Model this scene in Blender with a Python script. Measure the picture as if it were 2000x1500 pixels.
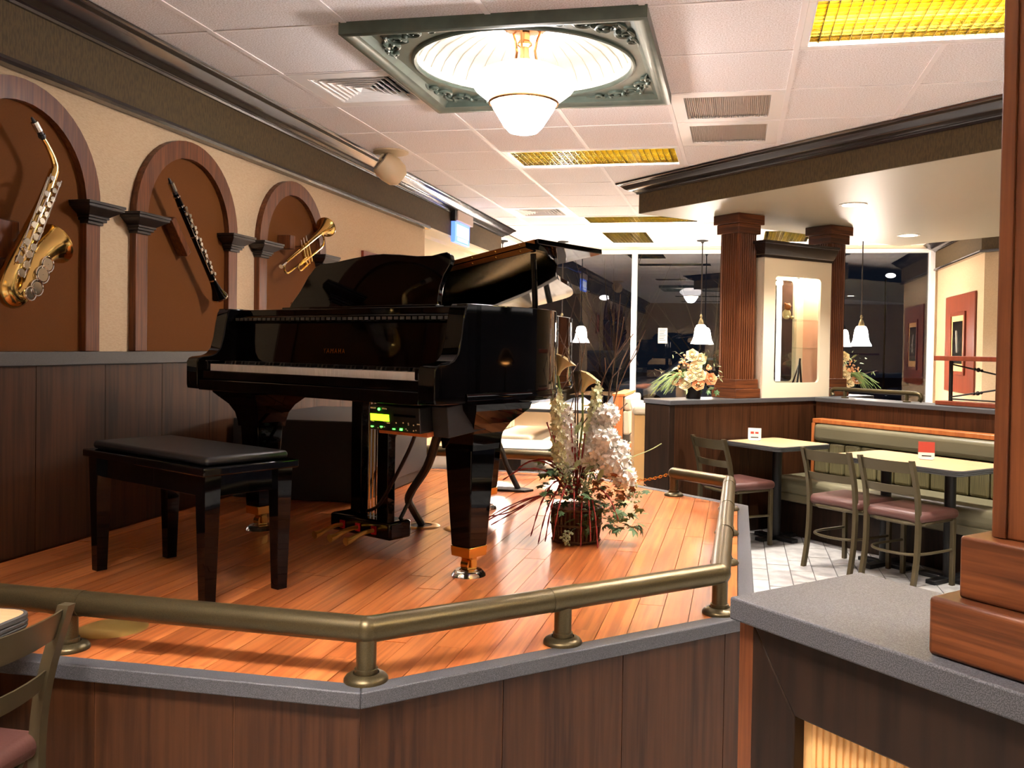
import bpy, math, random
from mathutils import Vector, Matrix
sin, cos, PI = math.sin, math.cos, math.pi
R = math.radians
S2 = math.sqrt(.5)
random.seed(7)
scn = bpy.context.scene
COL = scn.collection
for o in list(bpy.data.objects):
    bpy.data.objects.remove(o)

# ------------------------------------------------------------------ camera
HC, CZ, ZS = 1.43, 2.745, .61          # eye height, ceiling height, stage height
def cam_basis(yaw, pitch, roll):
    f = Vector((-sin(yaw)*cos(pitch), cos(yaw)*cos(pitch), sin(pitch)))
    r0 = Vector((cos(yaw), sin(yaw), 0)); u0 = r0.cross(f)
    return cos(roll)*r0 + sin(roll)*u0, -sin(roll)*r0 + cos(roll)*u0, f
cr, cu, cf = cam_basis(.20003, -.01706, .01633)
cd = bpy.data.cameras.new('camera'); cam = bpy.data.objects.new('camera', cd); COL.objects.link(cam)
cam.matrix_world = Matrix(((cr.x, cu.x, -cf.x, 0), (cr.y, cu.y, -cf.y, 0), (cr.z, cu.z, -cf.z, HC), (0, 0, 0, 1)))
cd.sensor_width = 36; cd.lens = 1774.355/2000*36
cd.shift_x = (1000-1080.70)/2000; cd.shift_y = (708.12-750)/2000
cd.clip_start = .05; cd.clip_end = 300
scn.camera = cam
# ------------------------------------------------------------------ world: night sky, exposure
w = bpy.data.worlds.new('night'); scn.world = w; w.use_nodes = True
w.node_tree.nodes['Background'].inputs[0].default_value = (.010, .013, .022, 1)
w.node_tree.nodes['Background'].inputs[1].default_value = .15
vs = scn.view_settings
vs.view_transform = 'Standard'; vs.look = 'None'; vs.exposure = 1.95; vs.gamma = 1; vs.use_curve_mapping = False
scn.cycles.sample_clamp_indirect = 6
scn.cycles.max_bounces = 9
scn.cycles.transparent_max_bounces = 12
scn.cycles.caustics_reflective = False; scn.cycles.caustics_refractive = False
L_BOWL, L_CUP, L_TUBE, L_PEND, P_CAN, L_CAN = 1.2, 44, 300, 55, 80, 30

# ------------------------------------------------------------------ helpers
def lin(c):
    return tuple(((v/255)/12.92 if v/255 <= .04045 else ((v/255+.055)/1.055)**2.4) for v in c)
def nd(t, typ, **kw):
    n = t.nodes.new(typ)
    for k, v in kw.items(): setattr(n, k, v)
    return n
def mat(name, rgb, rough=.5, metal=0, coat=0, emit=0, spec=.5, bump=None, noise=None, coat_rough=.05, trans=0, ior=1.45, sheen=0):
    """noise: list of (scale_vec, amount, detail, dark_rgb); bump: (scale, strength)"""
    m = bpy.data.materials.new(name); m.use_nodes = True
    t = m.node_tree; b = t.nodes['Principled BSDF']; c = lin(rgb)
    b.inputs['Base Color'].default_value = (*c, 1); b.inputs['Roughness'].default_value = rough
    b.inputs['Metallic'].default_value = metal; b.inputs['Coat Weight'].default_value = coat
    b.inputs['Coat Roughness'].default_value = coat_rough
    b.inputs['Specular IOR Level'].default_value = spec
    b.inputs['Transmission Weight'].default_value = trans; b.inputs['IOR'].default_value = ior
    if emit:
        b.inputs['Emission Color'].default_value = (*c, 1); b.inputs['Emission Strength'].default_value = emit
    tc = None
    def coord(sc):
        nonlocal tc
        if tc is None: tc = nd(t, 'ShaderNodeTexCoord')
        mp = nd(t, 'ShaderNodeMapping'); t.links.new(tc.outputs['Object'], mp.inputs[0])
        mp.inputs['Scale'].default_value = sc; return mp.outputs[0]
    if noise:
        prev = None
        for sc, amt, det, dark in noise:
            n = nd(t, 'ShaderNodeTexNoise'); n.inputs['Scale'].default_value = 1; n.inputs['Detail'].default_value = det
            t.links.new(coord(sc), n.inputs['Vector'])
            rp = nd(t, 'ShaderNodeValToRGB'); rp.color_ramp.elements[0].position = .42; rp.color_ramp.elements[1].position = .62
            rp.color_ramp.elements[0].color = (0, 0, 0, 1); rp.color_ramp.elements[1].color = (amt, amt, amt, 1)
            t.links.new(n.outputs['Fac'], rp.inputs[0])
            mx = nd(t, 'ShaderNodeMix', data_type='RGBA'); t.links.new(rp.outputs[0], mx.inputs['Factor'])
            mx.inputs['B'].default_value = (*lin(dark), 1)
            if prev is None: mx.inputs['A'].default_value = (*c, 1)
            else: t.links.new(prev, mx.inputs['A'])
            prev = mx.outputs['Result']
        t.links.new(prev, b.inputs['Base Color'])
    if bump:
        n = nd(t, 'ShaderNodeTexNoise'); n.inputs['Scale'].default_value = 1; n.inputs['Detail'].default_value = 2
        t.links.new(coord(bump[0] if isinstance(bump[0], tuple) else (bump[0],)*3), n.inputs['Vector'])
        bp = nd(t, 'ShaderNodeBump'); bp.inputs['Strength'].default_value = bump[1]; bp.inputs['Distance'].default_value = .01
        t.links.new(n.outputs['Fac'], bp.inputs['Height']); t.links.new(bp.outputs[0], b.inputs['Normal'])
    return m
def vary(m, amt=.25):
    """per-object tone variation"""
    t = m.node_tree; b = t.nodes['Principled BSDF']; i = b.inputs['Base Color']
    oi = nd(t, 'ShaderNodeObjectInfo'); hs = nd(t, 'ShaderNodeHueSaturation')
    mr = nd(t, 'ShaderNodeMapRange'); mr.inputs['To Min'].default_value = 1-amt; mr.inputs['To Max'].default_value = 1+amt*.7
    t.links.new(oi.outputs['Random'], mr.inputs[0]); t.links.new(mr.outputs[0], hs.inputs['Value'])
    if i.is_linked: t.links.new(i.links[0].from_socket, hs.inputs['Color'])
    else: hs.inputs['Color'].default_value = i.default_value
    t.links.new(hs.outputs[0], i)
    return m

class MB:
    def __init__(s): s.v = []; s.f = []
    def add(s, vs_, fs, M=None):
        o = len(s.v)
        s.v += [tuple(M @ Vector(p)) if M else tuple(p) for p in vs_]
        s.f += [tuple(o+i for i in f) for f in fs]; return s
    def box(s, a, b, M=None):
        x0, y0, z0 = a; x1, y1, z1 = b
        return s.add([(x0,y0,z0),(x1,y0,z0),(x1,y1,z0),(x0,y1,z0),(x0,y0,z1),(x1,y0,z1),(x1,y1,z1),(x0,y1,z1)],
                     [(0,3,2,1),(4,5,6,7),(0,1,5,4),(1,2,6,5),(2,3,7,6),(3,0,4,7)], M)
    def frustum(s, c, a0, b0, z0, a1, b1, z1, M=None):
        x, y = c
        return s.add([(x-a0,y-b0,z0),(x+a0,y-b0,z0),(x+a0,y+b0,z0),(x-a0,y+b0,z0),(x-a1,y-b1,z1),(x+a1,y-b1,z1),(x+a1,y+b1,z1),(x-a1,y+b1,z1)],
                     [(0,3,2,1),(4,5,6,7),(0,1,5,4),(1,2,6,5),(2,3,7,6),(3,0,4,7)], M)
    def prism(s, poly, z0, z1, M=None):
        n = len(poly)
        return s.add([(x,y,z0) for x,y in poly]+[(x,y,z1) for x,y in poly],
                     [tuple(range(n-1,-1,-1)), tuple(range(n,2*n))]+[(i,(i+1)%n,n+(i+1)%n,n+i) for i in range(n)], M)
    def lathe(s, prof, n=20, M=None, a0=0, a1=2*PI):
        full = abs(a1-a0-2*PI) < 1e-6; k = n if full else n+1
        vs_ = [(r*cos(a0+(a1-a0)*j/n), r*sin(a0+(a1-a0)*j/n), z) for r, z in prof for j in range(k)]
        fs = []
        for i in range(len(prof)-1):
            for j in range(n):
                j2 = (j+1) % k if full else j+1
                fs.append((i*k+j, i*k+j2, (i+1)*k+j2, (i+1)*k+j))
        return s.add(vs_, fs, M)
    def tube(s, pts, r, n=8, M=None, caps=True, closed=False):
        P = [Vector(p) for p in pts]; m = len(P)
        rr = r if isinstance(r, (list, tuple)) else [r]*m
        rings = []; up = None
        for i in range(m):
            a = P[(i-1) % m] if (i or closed) else P[0]; b = P[(i+1) % m] if (i < m-1 or closed) else P[-1]
            t = (b-a).normalized() if (b-a).length > 1e-9 else Vector((0,0,1))
            if up is None:
                up = Vector((0,0,1)) if abs(t.z) < .9 else Vector((1,0,0))
            up = (up - t*up.dot(t)).normalized(); q = t.cross(up)
            sc = 1
            if 0 < i < m-1 or closed:
                c_ = (P[i]-a).normalized().dot(t) if (P[i]-a).length > 1e-9 else 1
                sc = min(1.5, 1/max(c_, .5))
            rings.append([P[i] + (up*cos(2*PI*j/n) + q*sin(2*PI*j/n))*rr[i]*(sc if False else 1) for j in range(n)])
        vs_ = [tuple(p) for g in rings for p in g]; fs = []
        for i in range(m if closed else m-1):
            i2 = (i+1) % m
            for j in range(n):
                fs.append((i*n+j, i*n+(j+1) % n, i2*n+(j+1) % n, i2*n+j))
        if caps and not closed:
            fs += [tuple(range(n-1,-1,-1)), tuple((m-1)*n+j for j in range(n))]
        return s.add(vs_, fs, M)
    def cyl(s, p0, p1, r, n=12, M=None, r1=None):
        return s.tube([p0, p1], [r, r if r1 is None else r1], n, M)
    def ball(s, c, r, n=10, m=6, M=None, sc=(1,1,1)):
        T = Matrix.Translation(c) @ Matrix.Diagonal((*sc, 1))
        if M: T = M @ T
        return s.lathe([(max(r*sin(PI*i/m), 1e-4), -r*cos(PI*i/m)) for i in range(m+1)], n, T)
    def mould(s, prof, path, side=1, closed=False, M=None):
        """prof: (out, z) polyline closed; path: xy list; out = side * right-hand normal"""
        n = len(path); k = len(prof); nr = []
        for i in range(n):
            d = []
            if i > 0 or closed: d.append((Vector(path[i])-Vector(path[(i-1) % n])).normalized())
            if i < n-1 or closed: d.append((Vector(path[(i+1) % n])-Vector(path[i])).normalized())
            ns = [Vector((e.y, -e.x))*side for e in d]
            if len(ns) == 2:
                b = (ns[0]+ns[1]).normalized(); b = b/max(b.dot(ns[0]), .3)
            else: b = ns[0]
            nr.append(b)
        vs_ = [(path[i][0]+nr[i].x*o, path[i][1]+nr[i].y*o, z) for i in range(n) for o, z in prof]; fs = []
        for i in range(n if closed else n-1):
            i2 = (i+1) % n
            for j in range(k):
                fs.append((i*k+j, i*k+(j+1) % k, i2*k+(j+1) % k, i2*k+j))
        if not closed: fs += [tuple(range(k)), tuple((n-1)*k+j for j in range(k-1,-1,-1))]
        return s.add(vs_, fs, M)
    def mesh(s, name, m=None, smooth=.6):
        me = bpy.data.meshes.new(name); me.from_pydata(s.v, [], s.f)
        if m: me.materials.append(m)
        me.validate(); me.update()
        import bmesh
        bm = bmesh.new(); bm.from_mesh(me); bmesh.ops.recalc_face_normals(bm, faces=bm.faces); bm.to_mesh(me); bm.free()
        if smooth:
            me.shade_smooth(); me.set_sharp_from_angle(angle=smooth)
        return me
    def build(s, name, m, parent=None, bevel=0, smooth=.6, seg=2):
        o = bpy.data.objects.new(name, s.mesh(name, m, smooth)); COL.objects.link(o)
        if parent: o.parent = parent
        if bevel:
            b = o.modifiers.new('bevel', 'BEVEL'); b.width = bevel; b.segments = seg; b.limit_method = 'ANGLE'; b.angle_limit = .6
        return o
def link(name, me, parent=None, M=None):
    o = bpy.data.objects.new(name, me); COL.objects.link(o)
    if parent: o.parent = parent
    if M is not None: o.matrix_local = M
    return o
def tag(o, label, cat, group=None):
    o['label'] = label; o['category'] = cat
    if group: o['group'] = group
    return o
def thing(name, label, cat, loc=(0,0,0), rz=0, group=None):
    o = bpy.data.objects.new(name, None); COL.objects.link(o); o.empty_display_size = .1
    o.location = loc; o.rotation_euler = (0, 0, rz)
    return tag(o, label, cat, group)
def struct(o):
    o['kind'] = 'structure'; return o
def dup(root, loc, rz, label=None, group=None):
    def cp(o, par):
        c = o.copy(); COL.objects.link(c)
        if par: c.parent = par
        for ch in o.children: cp(ch, c)
        return c
    r = cp(root, None); r.location = loc; r.rotation_euler = (0, 0, rz)
    if label: r['label'] = label
    if group: r['group'] = group
    return r
def TR(x, y, z, rz=0, rx=0, ry=0, s=1):
    return Matrix.Translation((x, y, z)) @ Matrix.Rotation(rz, 4, 'Z') @ Matrix.Rotation(ry, 4, 'Y') @ Matrix.Rotation(rx, 4, 'X') @ Matrix.Scale(s, 4)
def clip(poly, hull):
    """clip convex poly by convex CCW hull"""
    out = poly
    for i in range(len(hull)):
        a, b = hull[i], hull[(i+1) % len(hull)]; inp, out = out, []
        def d(p): return (b[0]-a[0])*(p[1]-a[1])-(b[1]-a[1])*(p[0]-a[0])
        for j in range(len(inp)):
            p, q = inp[j], inp[(j+1) % len(inp)]; dp, dq = d(p), d(q)
            if dp >= 0: out.append(p)
            if dp*dq < 0:
                t = dp/(dp-dq); out.append((p[0]+(q[0]-p[0])*t, p[1]+(q[1]-p[1])*t))
        if not out: return []
    return out
def text(name, body, size, m, parent, M, ext=.0005, align='CENTER', spacing=1):
    cu_ = bpy.data.curves.new(name, 'FONT'); cu_.body = body; cu_.size = size; cu_.extrude = ext
    cu_.align_x = align; cu_.align_y = 'CENTER'; cu_.space_character = spacing; cu_.materials.append(m)
    to = bpy.data.objects.new(name, cu_); COL.objects.link(to)
    dg = bpy.context.evaluated_depsgraph_get(); me = bpy.data.meshes.new_from_object(to.evaluated_get(dg))
    bpy.data.objects.remove(to); bpy.data.curves.remove(cu_)
    o = bpy.data.objects.new(name, me); COL.objects.link(o); o.parent = parent; o.matrix_local = M
    return o

# ------------------------------------------------------------------ materials
M = {}
M['oakfloor'] = vary(mat('oak_floor', (206,124,66), .32, coat=.35, coat_rough=.12, noise=[((22,1.6,22),.6,3,(176,92,42)),((60,2.2,60),.65,3,(148,72,32))]), .2)
M['gap'] = mat('dark_joint', (84,42,20), .7)
M['walnut'] = mat('walnut_laminate', (62,36,19), .42, spec=.25, noise=[((22,22,1.2),.8,4,(38,20,10)),((70,70,3),.5,2,(76,45,25))])
M['walnut_edge'] = mat('walnut_joint', (120,76,44), .6)
M['darkoak'] = mat('dark_stained_oak', (40,26,17), .45, spec=.22, noise=[((40,40,2.5),.7,4,(22,14,9))])
M['oak'] = mat('red_stained_oak', (110,62,32), .4, spec=.35, coat=.06, noise=[((30,30,2.0),.7,4,(80,41,20)),((90,90,4),.6,3,(62,30,15))])
M['oakH'] = mat('red_stained_oak_level', (116,65,33), .4, spec=.35, coat=.08, noise=[((3,3,30),.8,4,(76,39,19)),((4,4,110),.75,4,(58,29,14))])
M['honeyoak'] = mat('honey_oak', (190,112,58), .38, noise=[((30,30,2.5),.6,3,(160,86,42))])
M['wallpaper'] = mat('cream_wallpaper', (192,168,136), .85, spec=.2, noise=[((60,60,220),.35,1,(172,146,114))], bump=((50,50,300),.25))
M['creamwall'] = mat('cream_paint', (226,210,180), .75)
M['olive'] = mat('olive_wall_cloth', (76,60,30), .8, noise=[((120,120,28),.7,2,(52,40,18))], bump=((160,160,60),.2))
M['crown'] = mat('black_brown_gloss', (38,30,28), .22, coat=.3)
M['brownpanel'] = mat('brown_panel', (96,55,20), .8, spec=.15, noise=[((300,300,300),.25,0,(80,44,15))])
M['impost'] = mat('black_stained_wood', (26,20,18), .35, noise=[((8,8,120),.5,3,(44,34,28))])
M['grey'] = mat('speckled_grey_laminate', (62,62,63), .5, spec=.3, noise=[((420,420,420),.6,0,(54,54,57)),((650,650,650),.35,0,(120,120,122))])
M['railgrey'] = mat('dark_grey_laminate', (72,70,68), .45, noise=[((420,420,420),.5,0,(56,55,54))])
M['black'] = mat('piano_black', (4,4,5), .035, spec=.27)
M['satin'] = mat('satin_black', (14,14,15), .42)
M['leather'] = mat('black_leather', (22,23,25), .38, bump=(260,.08))
M['key_w'] = mat('ivory_key', (240,238,232), .18, coat=.4)
M['brass'] = mat('polished_brass', (226,180,92), .16, 1)
M['satinbrass'] = mat('satin_brass', (206,168,92), .34, .8)
M['lacq'] = mat('gold_lacquer', (214,180,108), .17, 1)
M['silver'] = mat('nickel_silver', (214,208,198), .16, 1)
M['bronze'] = mat('antique_bronze', (84,74,50), .36, .7, noise=[((500,500,500),.35,0,(50,44,28))])
M['bronzechair'] = mat('bronze_chair_paint', (82,72,50), .38, .35)
M['ctile'] = mat('ceiling_tile', (246,244,246), .9, noise=[((150,150,150),.5,1,(188,176,168))], bump=(140,.12))
M['grid'] = mat('white_grid', (244,240,240), .5)
M['whitemetal'] = mat('white_enamel', (240,238,236), .45)
M['ventgrey'] = mat('vent_filter', (206,194,182), .6)
M['gold'] = mat('gold_louver', (92,78,24), .22, 1)
M['tube'] = mat('fluorescent_tube', (255,244,242), .5, emit=L_TUBE)
M['reflector'] = mat('white_reflector', (84,74,46), .35, .5)
M['lampglass'] = mat('lit_glass', (255,246,244), .3, emit=L_BOWL)
M['cupglass'] = mat('lit_cup_glass', (255,244,240), .3, emit=L_CUP)
M['pendglass'] = mat('lit_pendant_glass', (255,236,218), .3, emit=L_PEND)
M['canglass'] = mat('lit_can_lens', (255,238,214), .3, emit=L_CAN)
M['green'] = mat('verdigris_plaster', (80,92,82), .36, .25, noise=[((14,14,14),.4,2,(60,70,63))])
M['ivorydome'] = mat('ivory_dome', (226,224,212), .55)
M['antiqbrass'] = mat('antique_brass', (168,120,76), .25, 1)
M['soffit'] = mat('taupe_soffit_paint', (160,154,134), .45, spec=.3, bump=((4,120,120),.02))
M['vinylolive'] = mat('olive_vinyl', (110,104,80), .42, bump=(180,.05))
M['vinylstripe'] = mat('striped_olive_fabric', (112,104,70), .6, noise=[((260,260,4),.7,0,(70,66,44))])
M['vinylcream'] = mat('cream_vinyl', (186,172,142), .45)
M['seatpad'] = mat('mauve_vinyl', (88,56,49), .45, bump=(160,.04))
M['tabletop'] = mat('maple_laminate', (206,166,122), .4, noise=[((4,40,40),.4,3,(192,148,100))])
M['rubberedge'] = mat('grey_table_edge', (66,66,64), .45)
M['ftile'] = vary(mat('slate_floor_tile', (176,174,168), .34, noise=[((9,9,9),.6,4,(126,124,120))], bump=(18,.18)), .12)
M['grout'] = mat('grout', (92,88,84), .9)
M['tan'] = mat('tan_reeded', (226,178,112), .55)
M['iron'] = mat('wrought_iron', (30,26,24), .45, .4)
M['spk'] = mat('beige_speaker', (206,186,150), .45)
M['plastic'] = mat('smoked_plastic', (244,244,244), .05, trans=1, ior=1.3)
M['lcd'] = mat('green_lcd', (150,255,20), .4, emit=2.2)
M['led'] = mat('green_led', (60,255,60), .4, emit=3)
M['printcream'] = mat('cream_print', (220,200,150), .5)
M['red'] = mat('red_felt', (170,20,30), .8)
M['cord'] = mat('black_cord', (10,10,11), .5)
M['screenblue'] = mat('blue_screen', (90,130,255), .4, emit=.55)
M['screenwhite'] = mat('white_screen', (215,228,255), .4, emit=.5)
M['screencyan'] = mat('cyan_screen', (150,230,215), .4, emit=1.6)
M['signpanel'] = mat('sign_panel', (196,178,166), .6)
M['asphalt'] = mat('asphalt', (34,34,38), .7)
M['snow'] = mat('snow', (206,214,230), .8, bump=(6,.6))
M['bark'] = mat('bark', (46,38,32), .85)
M['carpaint'] = mat('dark_car_paint', (22,24,30), .12, .3, coat=1)
M['carlight'] = mat('light_car_paint', (150,166,190), .15, .3, coat=1)
M['tyre'] = mat('tyre', (14,14,14), .8)
M['darkglass'] = mat('dark_glass', (8,9,11), .03, coat=1)
M['wicker'] = vary(mat('wicker', (104,74,44), .7, noise=[((40,40,90),.6,2,(62,40,22))]), .3)
M['leaf'] = vary(mat('ivy_leaf', (84,116,72), .5), .45)
M['leafpale'] = vary(mat('pale_leaf', (168,182,128), .5), .3)
M['eucal'] = mat('seeded_green', (176,190,148), .55)
M['amar'] = mat('amaranth_red', (152,54,48), .65)
M['twig'] = mat('twig', (92,70,54), .8)
M['petalw'] = mat('white_petal', (255,253,240), .6)
M['petalg'] = mat('greenish_white_petal', (236,240,190), .6)
M['calla'] = mat('dried_calla', (206,188,132), .5)
M['rust'] = vary(mat('rust_leaf', (158,94,40), .6), .35)
M['peach'] = vary(mat('peach_petal', (232,168,116), .55), .2)
M['creampetal'] = mat('cream_petal', (244,226,178), .55)
M['grass'] = mat('trailing_green', (138,160,92), .55)
M['picblack'] = mat('black_mat', (16,15,14), .15, coat=.5)
M['rosewood'] = mat('mahogany', (124,58,36), .32, noise=[((26,26,2),.5,3,(92,40,26))])
M['notice'] = mat('notice_paper', (120,120,116), .8)
M['paper'] = mat('paper', (240,238,230), .7)
M['cardred'] = mat('red_card', (186,70,56), .6)
M['bluegrey'] = mat('blue_grey_paint', (176,186,186), .7)
M['tanwall'] = mat('tan_paint', (186,144,86), .75)
M['pinkish'] = mat('blush_back', (222,166,138), .6)
M['menuwhite'] = mat('lit_menu_white', (245,240,235), .5, emit=.45)
M['menured'] = mat('lit_menu_red', (190,40,40), .5, emit=.4)
M['heat'] = mat('heat_lamp_glow', (255,170,90), .4, emit=9)
M['slatewall'] = mat('slate_blue_paint', (74,76,92), .6)
M['charcoal'] = mat('charcoal_cabinet', (34,34,35), .5)
def glassmat(name, refl, tint=(1,1,1), rough=.0):
    m = bpy.data.materials.new(name); m.use_nodes = True; t = m.node_tree
    for n in list(t.nodes):
        if n.type != 'OUTPUT_MATERIAL': t.nodes.remove(n)
    out = [n for n in t.nodes if n.type == 'OUTPUT_MATERIAL'][0]
    tr = nd(t, 'ShaderNodeBsdfTransparent'); tr.inputs[0].default_value = (*tint, 1)
    gl = nd(t, 'ShaderNodeBsdfGlossy'); gl.inputs['Roughness'].default_value = rough
    fr = nd(t, 'ShaderNodeLayerWeight'); fr.inputs['Blend'].default_value = .5
    pw_ = nd(t, 'ShaderNodeMath', operation='POWER'); pw_.inputs[1].default_value = 4; t.links.new(fr.outputs['Facing'], pw_.inputs[0])
    ma = nd(t, 'ShaderNodeMath', operation='MULTIPLY_ADD'); ma.inputs[1].default_value = .8; ma.inputs[2].default_value = refl; t.links.new(pw_.outputs[0], ma.inputs[0])
    mx = nd(t, 'ShaderNodeMixShader'); t.links.new(ma.outputs[0], mx.inputs[0])
    t.links.new(tr.outputs[0], mx.inputs[1]); t.links.new(gl.outputs[0], mx.inputs[2]); t.links.new(mx.outputs[0], out.inputs[0])
    return m
M['glass'] = glassmat('window_glass', .09, (.9,.93,.95))
M['shelfglass'] = glassmat('shelf_glass', .03, (.95,.98,.97))
#PART2
# ================================================================== SETTING
XW, YB = -2.66, 11.75            # left wall plane, window wall plane
XR, YF = 4.5, -2.6               # right wall, wall behind the camera
T, GX, GY = .61, -2.21521, 3.50922
# floor slab and tiles
fl = struct(MB().box((-6, YF-.2, -.1), (XR+.2, YB, -.006)).build('floor', M['grout'], smooth=0))
tm = MB().box((-.069, -.141, -.012), (.069, .141, 0)).mesh('tile', M['ftile'], 0)
def floor_tiles(x0, x1, y0, y1, ok):
    n = 0
    cx = math.floor(x0/.145)
    while cx*.145 < x1:
        off = .145 if cx % 2 else 0
        cy = math.floor(y0/.29)
        while cy*.29 < y1:
            p = (cx*.145, cy*.29+off)
            if ok(*p): link('tile', tm, fl, TR(p[0], p[1], random.uniform(-.0015, .001))); n += 1
            cy += 1
        cx += 1
    return n
nt = floor_tiles(.12, 1.75, 5.1, 7.9, lambda x, y: x+y < 8.1 and x+y > 5.3)
nt += floor_tiles(-2.4, -.6, 6.0, 7.2, lambda x, y: y-x > 7.2 and x+y < 8)
rest = MB()
for a in range(-20, 32):
    for b in range(-9, 41):
        x, y = a*.145, b*.29+(.145 if a % 2 else 0)
        if XW < x < XR and y < YB-.1 and not (.05 < x < 1.8 and 5.0 < y < 8 and 5.3 < x+y < 8.1) and not (-2.5 < x < -.5 and 5.9 < y < 7.3 and y-x > 7.2 and x+y < 8):
            rest.box((x-.069, y-.141, -.012), (x+.069, y+.141, -.0005))
o = rest.build('tile_field', M['ftile'], fl, smooth=0); o['kind'] = 'stuff'

# ceiling deck, grid, tiles
ce = struct(MB().box((-6, YF-.2, 3.12), (XR+.2, YB+.2, 3.2)).build('ceiling', M['whitemetal'], smooth=0))
skip = set()
def blk(i0, i1, j0, j1): skip.update((i, j) for i in range(i0, i1) for j in range(j0, j1))
TROFF = [(4, 6, 0, 1), (1, 3, 4, 5), (1, 3, 9, 10), (1, 2, 11, 13), (4, 5, 11, 13), (5, 7, -4, -3), (8, 10, -2, -1), (1, 3, -5, -4), (4, 6, -9, -8), (1, 3, -9, -8)]
blk(1, 3, 0, 2); blk(0, 1, 1, 2); blk(0, 1, 8, 9); blk(3, 4, 2, 4)
for t_ in TROFF: blk(*t_)
tile = MB().box((.008, .008, 0), (T-.008, T-.008, .018)).mesh('ceiling_tile', M['ctile'], 0)
tl = MB().box((T-.44, .008, 0), (T-.008, T-.008, .018)).mesh('ceiling_tile_cut', M['ctile'], 0)
tb = MB().box((.008, .008, 0), (T-.008, .3, .018)).mesh('ceiling_tile_end', M['ctile'], 0)
far = MB()
for i in range(-1, 11):
    for j in range(-10, 14):
        if (i, j) in skip: continue
        x, y = GX+T*i, GY+T*j
        me = tl if i == -1 else (tb if j == 13 else tile)
        if j < -1 or i > 6:
            xe = min(x+T-.008, XR)
            if xe > x+.05 and i >= 0: far.box((x+.008, y+.008, CZ), (xe, y+T-.008, CZ+.018))
            elif i == -1: far.box((XW, y+.008, CZ), (x+T-.008, y+T-.008, CZ+.018))
        else: link('ceiling_tile', me, ce, TR(x, y, CZ))
o = far.build('ceiling_tile_field', M['ctile'], ce, smooth=0); o['kind'] = 'stuff'
g = MB()
hl = lambda i, j: not ((i-1, j) in skip and (i, j) in skip and (((1 <= i-1 < 3) and (0 <= j < 2) and i == 2) or any(a <= i-1 and i < b and c <= j < d for a, b, c, d in TROFF)))
vl = lambda i, j: not ((i, j-1) in skip and (i, j) in skip and ((1 <= i < 3 and j == 1) or any(a <= i < b and c <= j-1 and j < d for a, b, c, d in TROFF)))
for i in range(0, 12):
    for j in range(-10, 14):
        if hl(i, j): g.box((GX+T*i-.012, GY+T*j, CZ-.004), (GX+T*i+.012, min(GY+T*(j+1), YB), CZ+.004))
for i in range(-1, 11):
    for j in range(-9, 14):
        if vl(i, j): g.box((max(GX+T*i, XW), GY+T*j-.007, CZ-.003), (GX+T*(i+1), GY+T*j+.007, CZ+.003))
g.build('ceiling_grid', M['grid'], ce, smooth=0)

# ---- left wall with wainscot
WEND = 7.46
wl = struct(MB().box((XW-.14, YF, 0), (XW, WEND, 2.72)).build('wall_left', M['wallpaper'], smooth=0))
bd = MB().box((0, .0015, 0), (.016, .3885, 1.325-ZS)).mesh('wainscot_board', M['walnut'], 0)
y = 1.86
MB().box((XW, YF, 0), (XW+.006, WEND, 1.33)).build('board_backing', M['walnut_edge'], wl, smooth=0)
yy = 3.023-.39*6
while yy < WEND-.39:
    link('wainscot_board', bd, wl, TR(XW+.006, yy, ZS)); yy += .39
MB().box((XW+.006, yy, ZS), (XW+.022, WEND, 1.325)).build('wainscot_board', M['walnut'], wl, smooth=0)
struct(MB().box((XW, YF, 1.325), (XW+.035, WEND+.005, 1.38)).build('trim_1', M['railgrey'], bevel=.004))
# olive frieze and crown, running past the end of the wall as a header
HEND = 9.9
struct(MB().box((XW-.14, YF, 2.45), (XW+.035, HEND, 2.665)).build('trim_2', M['olive'], smooth=0))
struct(MB().mould([(0,2.425),(.05,2.425),(.056,2.437),(.05,2.452),(0,2.455)], [(XW, YF), (XW, WEND)]).build('trim_3', M['crown']))
CROWN = [(0,2.652),(.014,2.652),(.018,2.662),(.026,2.666),(.032,2.672),(.05,2.677),(.082,2.693),(.105,2.715),(.112,2.722),(.126,2.726),(.135,2.734),(.14,2.741),(0,2.741)]
struct(MB().mould(CROWN, [(XW+.035, YF), (XW+.035, HEND), (XW-.14, HEND)]).build('trim_4', M['crown']))
struct(MB().box((XW-.9, WEND, 2.40), (XW-.141, HEND, 2.45)).box((XW-.141, WEND, 2.432), (XW+.03, HEND-.002, 2.449)).build('trim_5', M['creamwall'], smooth=0))
# side passage beyond the end of the wall
struct(MB().box((-5.2, 5.6, 0), (-5.06, YB, 2.75)).build('wall_passage', M['bluegrey'], smooth=0))
struct(MB().box((-5.06, 5.6, 0), (XW-.14, 5.74, 2.75)).build('wall_passage_side', M['tanwall'], smooth=0))
struct(MB().box((-3.9, 9.2, 0), (-3.78, YB, 2.75)).build('wall_passage_far', M['tanwall'], smooth=0))
struct(MB().box((-5.2, 5.6, 2.75), (XW-.14, YB, 2.8)).build('ceiling_passage', M['whitemetal'], smooth=0))
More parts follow.
